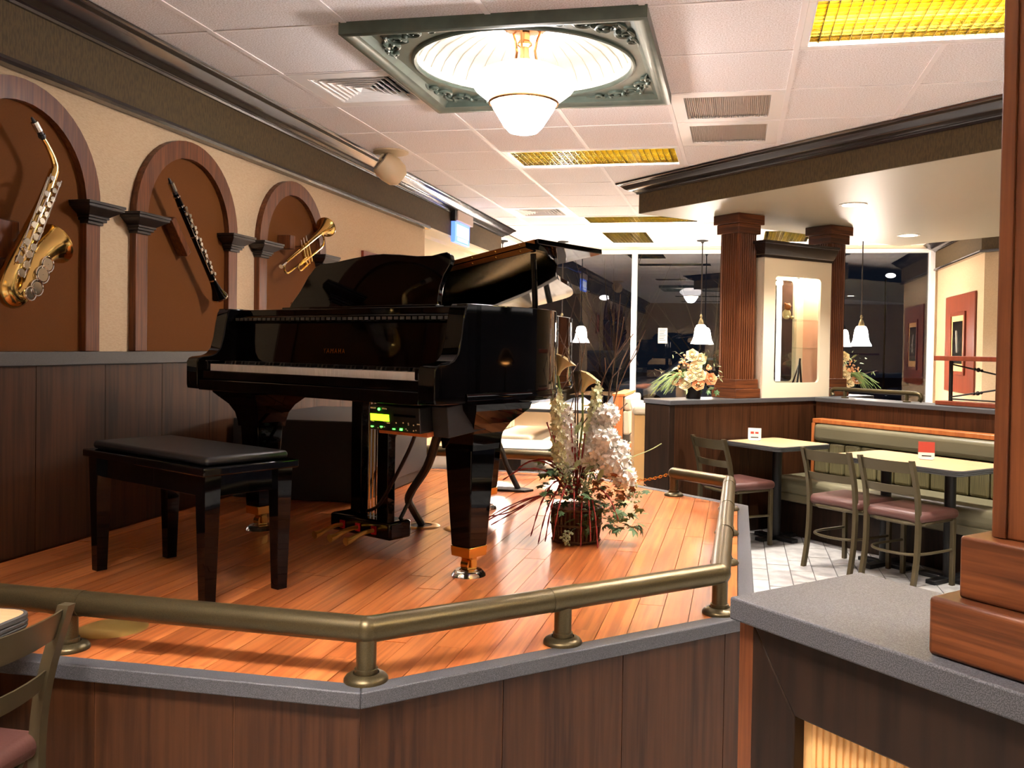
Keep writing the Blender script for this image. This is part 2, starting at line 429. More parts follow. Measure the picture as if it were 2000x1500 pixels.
# ---- window wall
SILL = .62
wb = struct(MB().box((-6, YB, -.1), (XR+.2, YB+.16, SILL)).box((-6, YB, 2.70), (XR+.2, YB+.16, 3.2)).box((2.34, YB, SILL), (XR+.2, YB+.16, 2.7)).box((-6, YB, SILL), (-4.95, YB+.16, 2.7)).build('wall_back', M['creamwall'], smooth=0))
struct(MB().box((-4.95, YB-.14, SILL-.03), (2.34, YB+.02, SILL)).build('trim_6', M['creamwall'], bevel=.004))
MX = [-4.92, -3.12, -1.33, .5, 2.3]
for k in range(4):
    x0, x1 = MX[k], MX[k+1]
    wn = struct(MB().box((x0+.031, YB+.06, SILL+.046), (x1-.031, YB+.066, 2.659)).build('window_%d' % (k+1), M['glass'], smooth=0))
    fr = MB()
    fr.box((x1-.03, YB-.03, SILL), (x1+.03, YB+.1, 2.7))
    if k == 0: fr.box((x0-.03, YB-.03, SILL), (x0+.03, YB+.1, 2.7))
    fr.box((x0+.03, YB-.01, 2.66), (x1-.03, YB+.1, 2.7)).box((x0+.03, YB-.01, SILL), (x1-.03, YB+.1, SILL+.045))
    fr.build('window_frame', M['whitemetal'], wn, smooth=0)
# ---- right-hand far wall with its jog, frieze and crown
RW = [(2.36, YB), (2.36, 9.6), (XR, 7.46)]
struct(MB().mould([(0,0),(0,2.72),(-.14,2.72),(-.14,0)], RW).build('wall_right', M['wallpaper'], smooth=0))
struct(MB().mould([(.002,2.44),(.035,2.44),(.035,2.66),(.002,2.66)], RW).build('trim_7', M['olive'], smooth=0))
struct(MB().mould([(.002,2.425),(.05,2.425),(.055,2.437),(.05,2.452),(.002,2.45)], RW).build('trim_8', M['crown']))
struct(MB().mould([(o+.035, z) for o, z in CROWN], RW).build('trim_9', M['crown']))
struct(MB().box((XR, YF-.2, 0), (XR+.14, 7.46, .8)).box((XR, YF-.2, 2.6), (XR+.14, 7.46, 3.1)).box((XR, YF-.2, .8), (XR+.14, -1.2, 2.6)).box((XR, 2.6, .8), (XR+.14, 7.46, 2.6)).build('wall_right_near', M['wallpaper'], smooth=0))
for k in range(2):
    y0 = -1.2+1.9*k
    wn = struct(MB().box((XR+.06, y0+.03, .8), (XR+.07, y0+1.87, 2.6)).build('window_%d' % (k+5), M['glass'], smooth=0))
    MB().box((XR-.01, y0-.03, .8), (XR+.1, y0+.03, 2.6)).build('window_frame', M['whitemetal'], wn, smooth=0)
struct(MB().box((-6, YF-.2, 0), (XR, YF, 3.1)).build('wall_front', M['wallpaper'], smooth=0))
# ---- dropped soffit over the dining nook
SZ = 2.50
def sd(s, d): return ((s-d)/2, (s+d)/2)          # from x+y and y-x
SOF = [sd(6.45, 8.0), (3.9, 2.55), (6.3, 4.9), sd(11.2, 8.05)]
so = struct(MB().prism(SOF[::-1], SZ, SZ+.012).build('ceiling_soffit', M['soffit'], smooth=0))
struct(MB().mould([(0,SZ+.001),(.012,SZ+.001),(.012,2.665),(0,2.665)], [SOF[3], SOF[0], SOF[1]], side=1).build('trim_10', M['olive'], smooth=0))
struct(MB().mould([(o+.012, z) for o, z in CROWN], [SOF[3], SOF[0], SOF[1]], side=1).build('trim_11', M['crown']))

# ================================================================== STAGE
OUT = [(XW+.03, 1.985), (-.85, 1.985), (.07, 2.86), (.07, 4.89), (-1.0, 5.80), (XW+.03, 5.80)]
def inset(poly, d, skip_last=True):
    n = len(poly); res = []
    L = []
    for i in range(n):
        a, b = Vector(poly[i]), Vector(poly[(i+1) % n]); e = (b-a).normalized(); nn = Vector((-e.y, e.x))
        dd = 0 if (skip_last and i == n-1) else d
        L.append((a+nn*dd, e))
    for i in range(n):
        (p, e), (q, f_) = L[i-1], L[i]
        c = e.x*f_.y-e.y*f_.x; t = ((q.x-p.x)*f_.y-(q.y-p.y)*f_.x)/c
        res.append((p.x+e.x*t, p.y+e.y*t))
    return res
st = thing('stage_platform', 'raised corner stage with orange oak plank floor and dark walnut sides', 'stage')
INN, BODY = inset(OUT, .055), inset(OUT, .02)
MB().prism(inset(OUT, .03), .01, ZS-.016).build('stage_core', M['gap'], st, smooth=0)
for i in range(5):
    a, b, c, d = OUT[i], OUT[i+1], INN[i+1], INN[i]
    MB().prism([a, b, c, d], ZS-.038, ZS+.002).build('edging', M['grey'], st, bevel=.004)
for i in range(5):
    a, b = Vector(BODY[i]), Vector(BODY[i+1]); Lg = (b-a).length; e = (b-a)/Lg
    ang = math.atan2(e.y, e.x); s0 = 0 if i else Lg-.33-.385*6
    s = s0
    while s < Lg-1e-3:
        q0, q1 = max(s, 0)+.0015, min(s+.385, Lg)-.0015
        if q1-q0 > .01:
            link('side_panel', MB().box((q0, 0, .0), (q1, .014, ZS-.039)).mesh('side_panel', M['walnut'], 0), st, TR(a.x, a.y, 0, ang))
        s += .385
    MB().box((0, .003, .0), (Lg, .013, ZS-.04), TR(a.x, a.y, 0, ang)).build('panel_backing', M['walnut_edge'], st, smooth=0)
HULL = inset(OUT, .056)
pw = .083; x = XW+.04
pc = random.Random(3)
while x < .06:
    y = 1.9-pc.random()*1.1
    while y < 5.85:
        ln = pc.uniform(.55, 1.35)
        poly = clip([(x, y), (x+pw-.0022, y), (x+pw-.0022, y+ln-.0022), (x, y+ln-.0022)], HULL)
        if len(poly) >= 3:
            dz = pc.uniform(-.0006, .0006)
            cxm = sum(p[0] for p in poly)/len(poly); cym = sum(p[1] for p in poly)/len(poly)
            ox, oy = pc.uniform(-3, 3), pc.uniform(-9, 9)       # shift of the grain per plank
            link('plank', MB().prism([(p[0]-ox, p[1]-oy) for p in poly], ZS-.015, ZS+dz).mesh('plank', M['oakfloor'], 0), st, TR(ox, oy, 0))
        y += ln
    x += pw
#PART3
# ================================================================== CEILING FIXTURES
def troffer(i0, i1, j0, j1, label):
    a, b = (i1-i0)*T, (j1-j0)*T
    t = thing('troffer_light', label, 'ceiling light', (GX+T*i0+a/2, GY+T*j0+b/2, CZ), 0, 'gold louver ceiling troffers')
    h, k = a/2-.012, b/2-.012; f = .035
    MB().box((-h,-k,-.004),(h,-k+f,.01)).box((-h,k-f,-.004),(h,k,.01)).box((-h,-k+f,-.004),(-h+f,k-f,.01)).box((h-f,-k+f,-.004),(h,k-f,.01)).build('frame', M['whitemetal'], t, bevel=.003)
    h -= f; k -= f
    MB().box((-h-.004,-k-.004,.01),(-h,k+.004,.14)).box((h,-k-.004,.01),(h+.004,k+.004,.14)).box((-h,-k-.004,.01),(h,-k,.14)).box((-h,k,.01),(h,k+.004,.14)).box((-h,-k,.136),(h,k,.14)).build('housing', M['reflector'], t, smooth=0)
    lv = MB(); n, m = round(2*h/.042), round(2*k/.042)
    for q in range(1, n): x = -h+2*h*q/n; lv.box((x-.0015,-k,.002),(x+.0015,k,.034))
    for q in range(1, m): y = -k+2*k*q/m; lv.box((-h,y-.0015,.002),(h,y+.0015,.034))
    lv.build('louver', M['gold'], t, smooth=0)
    for q in (-1, 0, 1):
        if a > b: MB().cyl((-h+.03, q*k*.6, .1), (h-.03, q*k*.6, .1), .016, 10).build('lamp_tube', M['tube'], t)
        else: MB().cyl((q*h*.6, -k+.03, .1), (q*h*.6, k-.03, .1), .016, 10).build('lamp_tube', M['tube'], t)
for t_, lb in zip(TROFF, ['gold louver ceiling light over the grey counter wall and oak post', 'gold louver ceiling light between the chandelier and the far vent',
        'gold louver ceiling light crossing the ceiling near the windows', 'gold louver ceiling light running up to the window frame', 'gold louver ceiling light behind the fluted columns',
        'gold louver ceiling light just beyond the oak post on the counter', 'gold louver ceiling light beside the windows of the near right wall', 'gold louver ceiling light above the chair in front of the stage', 'gold louver ceiling light at the rear wall right of the room', 'gold louver ceiling light at the rear wall by the left wall']):
    troffer(*t_, lb)

# medallion + chandelier
mx, my = GX+2*T, GY+T
md = thing('ceiling_medallion', 'green square ceiling medallion with scrolled corners and ivory fluted dome', 'medallion', (mx, my, CZ))
N = 64; RD = .5; H = .575
ring = MB(); vs_, fs = [], []
for k in range(N):
    a = 2*PI*k/N; c, s = cos(a), sin(a); q = H/max(abs(c), abs(s))
    vs_ += [(RD*c, RD*s, -.012), (q*c, q*s, -.012), (q*c, q*s, .004), (RD*c, RD*s, .004)]
for k in range(N):
    k2 = (k+1) % N
    for j in range(4): fs.append((4*k+j, 4*k+(j+1) % 4, 4*k2+(j+1) % 4, 4*k2+j))
ring.add(vs_, fs).build('corner_plate', M['green'], md)
sq = lambda r: [(-r,-r),(r,-r),(r,r),(-r,r)]
MB().mould([(0,.0),(.0,-.05),(-.012,-.055),(-.03,-.052),(-.045,-.04),(-.06,-.036),(-.072,-.022),(-.085,-.012),(-.085,0)], sq(.632), closed=True).build('frame', M['green'], md)
MB().tube([(RD*1.012*cos(2*PI*k/48), RD*1.012*sin(2*PI*k/48), -.012) for k in range(48)], .012, 8, closed=True).build('bead_ring', M['green'], md)
MB().lathe([(RD,-.004),(RD*.985,.03),(RD*.93,.08),(RD*.82,.125),(RD*.62,.165),(RD*.35,.188),(.05,.195)], 64).build('dome', M['ivorydome'], md)
rib = MB().tube([(RD*.985-.004,0,.028),(RD*.93-.004,0,.076),(RD*.82-.003,0,.121),(RD*.62,0,.161),(RD*.4,0,.181)], [.005,.005,.005,.004,.002], 6).mesh('dome_rib', M['ivorydome'])
for k in range(36): link('dome_rib', rib, md, Matrix.Rotation(2*PI*k/36, 4, 'Z'))
def scroll():
    s = MB(); c0 = Vector((.46, .46))
    def spiral(cx, cy, r0, turns, sg, ph, z=-.016):
        P = []
        for q in range(22):
            t = q/21; a = ph+sg*turns*2*PI*t; r = r0*(1-.85*t); P.append((cx+r*cos(a), cy+r*sin(a), z-.006*t))
        s.tube(P, [.010-.005*q/21 for q in range(22)], 6)
    spiral(.455,.455,.055,1.4,1,R(225)); spiral(.36,.515,.045,1.3,-1,R(-30)); spiral(.515,.36,.045,1.3,1,R(120))
    spiral(.275,.53,.032,1.2,1,R(0)); spiral(.53,.275,.032,1.2,-1,R(90)); 
    for (ax, ay, bx, by) in ((.5,.5,.41,.52),(.5,.5,.52,.41),(.41,.53,.3,.54),(.53,.41,.54,.3),(.42,.42,.45,.47),(.3,.545,.2,.55),(.545,.3,.55,.2)):
        P = [(ax+(bx-ax)*t+.012*sin(PI*t)*(1 if ax < ay else -1), ay+(by-ay)*t+.012*sin(PI*t), -.018) for t in (0,.25,.5,.75,1)]
        s.tube(P, [.006,.012,.010,.007,.002], 6)
    for p in ((.49,.49),(.4,.49),(.49,.4),(.33,.54),(.54,.33)): s.ball((*p,-.02), .014, 8, 5)
    return s.mesh('scroll_ornament', M['green'])
sm = scroll()
for k in range(4): link('scroll_ornament', sm, md, Matrix.Rotation(k*PI/2, 4, 'Z'))
ch = thing('chandelier', 'lit white glass bowl pendant hanging from the green ceiling medallion', 'chandelier', (mx, my, CZ-.33))
zc = .33                                            # ceiling plane in local z
MB().lathe([(.001,zc+.19),(.085,zc+.185),(.1,zc+.17),(.098,zc+.155),(.07,zc+.148),(.03,zc+.14),(.001,zc+.138)], 28).build('canopy', M['antiqbrass'], ch)
bead = MB().ball((.096,0,zc+.16), .007, 6, 4).mesh('canopy_bead', M['antiqbrass'])
for k in range(24): link('canopy_bead', bead, ch, Matrix.Rotation(2*PI*k/24, 4, 'Z'))
arm = MB().tube([(.075,0,zc+.15),(.06,0,zc+.11),(.05,0,zc+.06),(.058,0,zc+.02),(.085,0,zc-.01),(.1,0,zc-.02)], .006, 8).mesh('arm', M['antiqbrass'])
for k in range(3): link('arm', arm, ch, Matrix.Rotation(2*PI*k/3+.5, 4, 'Z'))
MB().lathe([(.001,zc+.14),(.025,zc+.135),(.025,zc+.1),(.035,zc+.09),(.035,zc+.08),(.02,zc+.07),(.022,zc+.03),(.045,zc-.02),(.001,zc-.03)], 16).build('lamp_holder', M['antiqbrass'], ch)
MB().lathe([(.105,zc-.012),(.15,zc-.03),(.205,zc-.055),(.238,zc-.085),(.242,zc-.105),(.225,zc-.13),(.19,zc-.158),(.158,zc-.182),(.155,zc-.186)], 40).build('glass_bowl', M['lampglass'], ch)
MB().tube([(.157*cos(2*PI*k/40), .157*sin(2*PI*k/40), zc-.187) for k in range(40)], .0075, 8, closed=True).build('metal_band', M['antiqbrass'], ch)
MB().lathe([(.152,zc-.19),(.14,zc-.215),(.115,zc-.255),(.09,zc-.295),(.065,zc-.32),(.035,zc-.328),(.001,zc-.33)], 36).build('glass_cup', M['cupglass'], ch)

# supply diffusers
def diffuser(i, j, label):
    t = thing('air_diffuser', label, 'air vent', (GX+T*(i+.5), GY+T*(j+.5), CZ))
    h = T/2-.013
    MB().mould([(0,-.004),(-.075,-.004),(-.075,.008),(0,.008)], sq(h), closed=True).build('panel', M['whitemetal'], t, smooth=0)
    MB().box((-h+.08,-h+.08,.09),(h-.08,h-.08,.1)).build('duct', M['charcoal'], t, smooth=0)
    for k in range(6):
        r = h-.08-.033*k
        MB().mould([(0,-.004),(-.004,-.004),(-.026,.024),(-.022,.024)], sq(r), closed=True).build('louver', M['whitemetal'], t, smooth=0)
diffuser(0, 1, 'square louvered air vent touching the green medallion frame')
diffuser(0, 8, 'square louvered air vent above the hanging blue screen')
for k, lb in ((2, 'white return air grille touching the medallion corner'), (3, 'white return air grille beside the dark crown of the soffit')):
    t = thing('return_grille', lb, 'air vent', (GX+T*3.5, GY+T*(k+.5), CZ)); h = T/2-.012
    MB().mould([(0,-.003),(-.07,-.003),(-.07,.008),(0,.008)], sq(h), closed=True).build('panel', M['whitemetal'], t, bevel=.002)
    MB().box((-h+.07,-h+.07,.014),(h-.07,h-.07,.02)).build('filter', M['ventgrey'], t, smooth=0)
    e = MB()
    for q in range(44): x = -h+.075+(2*h-.15)*q/43; e.box((x-.0015,-h+.07,.001),(x+.0015,h-.07,.012))
    e.build('grille_bars', M['ventgrey'], t, smooth=0)

# ceiling speaker
t = thing('ceiling_speaker', 'beige round speaker tilted on a ceiling disc by the crown', 'speaker', (-2.34, 5.86, CZ))
MB().lathe([(.001,-.002),(.12,-.002),(.12,-.012),(.1,-.018),(.001,-.018)], 28).build('mount_disc', M['spk'], t)
MB().tube([(-.05,0,-.015),(-.07,-.02,-.05),(-.03,0,-.085)], .012, 8).build('bracket', M['spk'], t)
bm_ = TR(0, 0, -.125, R(-50), R(55))
MB().lathe([(.001,-.1),(.055,-.095),(.085,-.06),(.095,0),(.092,.05),(.078,.085),(.07,.088),(.06,.078),(.001,.07)], 26, bm_).build('body', M['spk'], t)
MB().lathe([(.001,.082),(.03,.081),(.06,.079),(.066,.085),(.07,.09)], 26, bm_).build('front_grille', M['ventgrey'], t)

# soffit downlights
def can(x, y, label):
    t = thing('downlight', label, 'ceiling light', (x, y, SZ), 0, 'round downlights in the soffit')
    MB().lathe([(.075,-.001),(.1,-.001),(.1,-.005),(.078,-.006),(.075,-.001)], 28).build('trim_ring', M['whitemetal'], t)
    MB().lathe([(.076,-.002),(.001,-.002)], 28).build('lens', M['canglass'], t)
    l = bpy.data.lights.new('downlight_bulb', 'SPOT'); l.energy = P_CAN; l.spot_size = R(115); l.spot_blend = .7; l.shadow_soft_size = .06; l.color = (1,.94,.88)
    lo = bpy.data.objects.new('downlight_bulb', l); COL.objects.link(lo); lo.parent = t; lo.location = (0,0,-.012)
can(.80, 6.91, 'round white downlight in the taupe soffit near its olive edge')
can(1.50, 8.75, 'round white downlight in the taupe soffit near the windows')
can(2.1, 5.5, 'round white downlight in the taupe soffit above the long booth')

# ================================================================== LEFT WALL: ARCHES, INSTRUMENTS
def arch(yc, what):
    t = thing('wall_arch', 'oak arch frame with black imposts around the '+what, 'arch', (XW, yc, 1.381), 0, 'arch frames along the left wall')
    Ro, Ri, zs_ = .417, .334, .60        # springing height above chair rail
    def yz(p, x0, x1): return None
    def plate(poly, x0, x1):             # poly in (y,z)
        return MB().prism(poly, x0, x1, Matrix(((0,0,1,0),(1,0,0,0),(0,1,0,0),(0,0,0,1))))
    n = 24
    fillp = [(-Ri-.02,0),(Ri+.02,0)]+[((Ri+.02)*cos(PI*k/n), zs_+(Ri+.02)*sin(PI*k/n)) for k in range(n+1)]
    plate(fillp, .0, .006).build('back_panel', M['brownpanel'], t, smooth=0)
    ar = MB()
    for k in range(n):
        a, b = PI*k/n, PI*(k+1)/n
        plate_ = [(Ri*cos(a), zs_+Ri*sin(a)), (Ro*cos(a), zs_+Ro*sin(a)), (Ro*cos(b), zs_+Ro*sin(b)), (Ri*cos(b), zs_+Ri*sin(b))]
        v0 = [(0,y,z) for y,z in plate_]+[(.034,y,z) for y,z in plate_]
        f0 = [(0,1,2,3),(7,6,5,4),(1,5,6,2),(0,3,7,4)]+([(0,4,5,1)] if k == 0 else [])+([(2,6,7,3)] if k == n-1 else [])
        ar.add(v0, f0)
    ar.build('arch_frame', M['oak'], t, smooth=.5)
    for sg in (-1, 1):
        y0, y1 = sorted((sg*Ri, sg*Ro))
        MB().box((0,y0,0),(.034,y1,zs_)).build('pier', M['oak'], t, bevel=.003)
        im = MB(); yc_ = sg*(Ri+Ro)/2
        for (hw, dp, za, zb) in ((.046,.045,-.075,-.062),(.056,.055,-.062,-.05),(.062,.062,-.05,-.04),(.078,.078,-.04,-.012),(.108,.1,-.012,.0),(.112,.104,.0,.012)):
            if za == -.04: im.add([(0,yc_-.062,zs_+za),(.062,yc_-.062,zs_+za),(.062,yc_+.062,zs_+za),(0,yc_+.062,zs_+za),(0,yc_-.104,zs_+zb),(.098,yc_-.104,zs_+zb),(.098,yc_+.104,zs_+zb),(0,yc_+.104,zs_+zb)], [(0,3,2,1),(4,5,6,7),(0,1,5,4),(1,2,6,5),(2,3,7,6),(3,0,4,7)])
            else: im.box((0,yc_-hw,zs_+za),(dp,yc_+hw,zs_+zb))
        im.build('impost', M['impost'], t, bevel=.002)
    return t
arch(2.943, 'saxophone'); arch(4.007, 'clarinet'); arch(5.07, 'trumpet')

def X3(pts, x): return [(x, y, z) for y, z in pts]
def cat(P, n=5):
    """Catmull-Rom through points"""
    P = [Vector(p) for p in P]; P = [P[0]]+P+[P[-1]]; out = []
    for i in range(1, len(P)-2):
        for k in range(n):
            t = k/n; a, b, c, d = P[i-1], P[i], P[i+1], P[i+2]
            out.append(.5*((2*b)+(c-a)*t+(2*a-5*b+4*c-d)*t*t+(3*b-a-3*c+d)*t**3))
    return [tuple(p) for p in out+[P[-2]]]
def lerp_r(rs, n=5):
    o = []
    for i in range(len(rs)-1): o += [rs[i]+(rs[i+1]-rs[i])*k/n for k in range(n)]
    return o+[rs[-1]]
# saxophone
xs = XW+.1
sx = thing('saxophone', 'gold alto saxophone with silver keys mounted inside the wall arch', 'saxophone', (xs, 2.89, 1.9))
LM = Matrix.Translation((-xs, -2.89, -1.9))
bp = X3([(3.018,2.07),(2.966,1.951),(2.903,1.835),(2.843,1.729),(2.797,1.645),(2.79,1.60),(2.82,1.572),(2.862,1.60),(2.893,1.66),(2.925,1.722),(2.968,1.762),(3.0,1.782),(3.02,1.792)], xs)
MB().tube(cat(bp), lerp_r([.017,.021,.026,.031,.034,.036,.036,.037,.041,.047,.054,.064,.079]), 18, LM, caps=False).build('body', M['lacq'], sx)
MB().tube(cat(X3([(2.962,2.178),(2.985,2.152),(3.008,2.12),(3.022,2.088),(3.018,2.06)], xs)), lerp_r([.0085,.0095,.011,.0125,.0135]), 12, LM).build('neck', M['lacq'], sx)
mp = MB().tube(X3([(2.903,2.243),(2.928,2.215),(2.962,2.178)], xs), [.004,.011,.0105], 10, LM).build('mouthpiece', M['satin'], sx)
MB().tube(X3([(2.915,2.229),(2.94,2.201)], xs), .0135, 10, LM).build('ligature', M['silver'], mp)
MB().tube(X3([(2.951,2.19),(2.957,2.183)], xs), .0135, 10, LM).build('cork_ring', M['satin'], mp)
axd = (Vector((0,2.797,1.645))-Vector((0,3.018,2.07))).normalized(); sid = Vector((0,axd.z,-axd.y))
cup = MB().lathe([(.001,.006),(.0145,.006),(.0165,.003),(.0165,-.004),(.001,-.004)], 14).mesh('key_cup', M['silver'])
def onbody(t, s, o): 
    p = Vector((xs,3.018,2.07))+axd*t+sid*s; p.x += o; return p
k_ = 0
for t in [.05,.085,.12,.15,.19,.225,.26,.295,.335,.37,.41,.45]:
    for s_ in ((-.012,) if k_ % 2 else (.016, -.02)):
        q = onbody(t, s_, .022+t*.02); sc_ = .62+t*.9
        link('key_cup', cup, sx, LM @ Matrix.Translation(q) @ Matrix.Rotation(R(90),4,'Y') @ Matrix.Scale(sc_, 4))
    k_ += 1
for s_, t0, t1 in ((.03,.04,.22),(.036,.06,.25),(-.026,.03,.3),(.028,.24,.43),(-.03,.25,.46),(0.005,.1,.4)):
    MB().cyl(onbody(t0,s_,.024), onbody(t1,s_,.034), .003, 6, LM).build('key_rod', M['silver'], sx)
for c_, r_ in (((2.878,1.615),.026),((2.905,1.665),.028),((2.93,1.705),.026),((2.848,1.592),.022)):
    link('bell_key', cup, sx, LM @ Matrix.Translation((xs+.042, *c_)) @ Matrix.Rotation(R(90),4,'Y') @ Matrix.Scale(r_/.0165, 4))
    MB().tube([(xs+.05, c_[0]+r_*1.15*cos(2*PI*q/14), c_[1]+r_*1.15*sin(2*PI*q/14)) for q in range(14)], .0025, 5, LM, closed=True).build('key_guard', M['silver'], sx)
MB().tube(cat(X3([(2.838,1.735),(2.83,1.758),(2.812,1.752)], xs+.035)), .004, 6, LM).build('thumb_hook', M['silver'], sx)
MB().box((XW+.006,2.78,1.72),(XW+.055,2.9,1.86), LM @ Matrix.Translation((0,0,0))).build('wall_block', M['oak'], sx, bevel=.004)
MB().cyl((XW+.04,2.87,1.79),(xs,2.875,1.785),.006,8,LM).build('hanger', M['silver'], sx)
# clarinet
xs = XW+.09
cl = thing('clarinet', 'black clarinet with silver keys hung slanting inside the wall arch', 'clarinet', (xs, 3.95, 1.92)); LM = Matrix.Translation((-xs,-3.95,-1.92))
A, B = Vector((xs,3.74,2.175)), Vector((xs,4.168,1.655)); dv = B-A
def on(t, s=0, o=0):
    p = A+dv*t; n_ = Vector((0,-dv.z,dv.y)).normalized(); p = p+n_*s; p.x += o; return p
MB().tube([on(t) for t in (.12,.2,.45,.46,.7,.84,.88,.93,.97,1.0)], [.0125,.0145,.0145,.0145,.015,.016,.018,.024,.033,.039], 16, LM).build('body', M['black'], cl)
MB().tube([on(t) for t in (0,.06,.12)], [.004,.0115,.0125], 12, LM).build('mouthpiece', M['satin'], cl)
MB().tube([on(.035), on(.1)], .0142, 12, LM).build('ligature', M['silver'], cl)
for t in (.135,.21,.455,.835,.995):
    MB().tube([on(t), on(t+.012)], .0168 if t < .99 else .0405, 14, LM).build('ring', M['silver'], cl)
c2 = MB().lathe([(.001,.004),(.009,.004),(.0095,-.002),(.001,-.002)], 10).mesh('key_cup', M['silver'])
for q in range(18):
    t = .24+.033*q; s_ = (.006,-.008,.012)[q % 3]
    link('key_cup', c2, cl, LM @ Matrix.Translation(on(t, s_, .0175)) @ Matrix.Rotation(R(90),4,'Y'))
for s_, t0, t1 in ((.013,.25,.45),(-.012,.3,.5),(.014,.48,.8),(-.013,.5,.78)):
    MB().cyl(on(t0,s_,.015), on(t1,s_,.015), .0022, 6, LM).build('key_rod', M['silver'], cl)
MB().box((-.04,-.018,-.1),(.012,.018,.1), LM @ Matrix.Translation((XW+.05,3.885,1.925)) @ Matrix.Rotation(math.atan2(.428,.52),4,'X')).build('wall_block', M['oak'], cl, bevel=.003)
# trumpet
xs = XW+.11
tp = thing('trumpet', 'gold trumpet hung slanting inside the small far wall arch', 'trumpet', (xs, 5.05, 2.0)); LM = Matrix.Translation((-xs,-5.05,-2.0))
A, B = Vector((xs,5.32,2.16)), Vector((xs,4.79,1.885)); dv = B-A; dn = dv.normalized(); nn_ = Vector((0,-dn.z,dn.y))
if nn_.z > 0: nn_ = -nn_
def tn(t, s=0, o=0):
    p = A+dv*t+nn_*s; p.x += o; return p
MB().tube([tn(t) for t in (0,.02,.05,.1,.18,.3,.45,.7,.95)], [.062,.052,.04,.029,.02,.014,.0095,.007,.006], 18, LM, caps=False).build('bell', M['lacq'], tp)
MB().tube([tn(.0)+(.062*cos(2*PI*k/24))*Vector((1,0,0))+(.062*sin(2*PI*k/24))*nn_ for k in range(24)], .0028, 6, LM, closed=True).build('bell_rim', M['lacq'], tp)
MB().tube(cat([tn(.94), tn(1.0,.012), tn(1.02,.035), tn(1.0,.06), tn(.93,.07), tn(.62,.075)]), .0062, 8, LM).build('bell_bow', M['lacq'], tp)
MB().tube(cat([tn(.78,.07,.02), tn(.45,.075,.02), tn(.24,.075,.02), tn(.18,.06,.02), tn(.165,.035,.02), tn(.18,.012,.02), tn(.24,0,.02), tn(.6,-.004,.02), tn(1.02,-.008,.02)]), .006, 8, LM).build('lead_pipe', M['lacq'], tp)
MB().tube([tn(1.02,-.008,.02), tn(1.06,-.009,.02), tn(1.1,-.01,.02), tn(1.13,-.01,.02)], [.006,.0075,.006,.013], 10, LM).build('mouthpiece', M['silver'], tp)
for t in (.5,.56,.62):
    MB().cyl(tn(t,-.02,.01), tn(t,.11,.01), .0105, 12, LM).build('valve', M['lacq'], tp)
    MB().cyl(tn(t,-.055,.01), tn(t,-.02,.01), .003, 6, LM).build('valve_button', M['silver'], tp)
MB().tube(cat([tn(.64,.05,.03), tn(.8,.055,.03), tn(.84,.075,.03), tn(.8,.095,.03), tn(.64,.095,.03)]), .005, 8, LM).build('valve_slide', M['lacq'], tp)
MB().box((XW+.006,4.9,1.98),(XW+.09,4.96,2.06), LM).build('wall_block', M['oak'], tp, bevel=.004)
MB().cyl((XW+.05,5.0,2.0),(xs,5.0,2.0),.007,8,LM).build('hanger', M['silver'], tp)
# framed picture further along the wall
t = thing('framed_picture', 'reddish brown framed picture on the wall beyond the trumpet', 'picture', (XW, 6.32, 1.9))
MB().mould([(0,0),(.0,.02),(-.03,.025),(-.04,.0)], [(-.2,-.2),(.2,-.2),(.2,.2),(-.2,.2)], closed=True, M=Matrix(((0,0,1,0),(1,0,0,0),(0,1,0,0),(0,0,0,1)))).build('frame', M['rosewood'], t)
MB().box((.002,-.165,-.165),(.008,.165,.165)).build('print', M['cardred'], t, smooth=0)

# ================================================================== PIANO
PA = R(-26); PO = (-1.619, 3.134, ZS)
pn = thing('grand_piano', 'glossy black grand piano with its lid propped slightly open', 'piano', PO, PA)
EDGE = [(.735,.45),(.732,.52),(.718,.60),(.69,.68),(.645,.76),(.585,.84),(.51,.93),(.43,1.03),(.36,1.14),(.30,1.27),(.24,1.40),(.165,1.52),(.07,1.63),(-.05,1.68),(-.2,1.71),(-.4,1.715),(-.58,1.69),(-.69,1.62),(-.73,1.52),(-.735,1.4)]
EDGE = [(p[0], p[1]) for p in cat([(x,y,0) for x,y in EDGE], 3)]
RIM = [(.735,.145)]+EDGE+[(-.735,.145)]
MB().mould([(0,.655),(0,.962),(-.05,.962),(-.05,.655)], RIM).build('rim', M['black'], pn, bevel=.003)
MB().mould([(.004,.622),(.008,.64),(.004,.656),(-.06,.656),(-.06,.622)], RIM).build('rim_base', M['black'], pn)
MB().prism([(.70,.2)]+[(x*.95,.2+(y-.2)*.97) for x,y in EDGE]+[(-.70,.2)], .80, .83).build('soundboard', M['honeyoak'], pn, smooth=0)
MB().prism([(.66,.5)]+[(x*.9,.3+(y-.3)*.95) for x,y in EDGE]+[(-.66,.5)], .865, .89).build('iron_plate', M['lacq'], pn, smooth=0)
prof = [(0,.622),(-.004,.64),(-.004,.735),(.004,.75),(.02,.756),(.06,.760),(.085,.770),(.105,.793),(.118,.84),(.128,.90),(.138,.945),(.15,.962),(.22,.962),(.22,.622)]
for sg in (-1, 1):
    x0, x1 = sorted((sg*.735, sg*.655))
    MB().add([(x0,v,z) for v,z in prof]+[(x1,v,z) for v,z in prof], [tuple(range(len(prof))), tuple(range(2*len(prof)-1,len(prof)-1,-1))]+[(i,(i+1)%len(prof),len(prof)+(i+1)%len(prof),len(prof)+i) for i in range(len(prof))]).build('arm', M['black'], pn, bevel=.004)
MB().box((-.654,.002,.618),(.654,.36,.664)).build('key_bed', M['black'], pn, bevel=.004)
MB().box((-.654,.012,.665),(.654,.03,.700)).build('key_slip', M['black'], pn, bevel=.003)
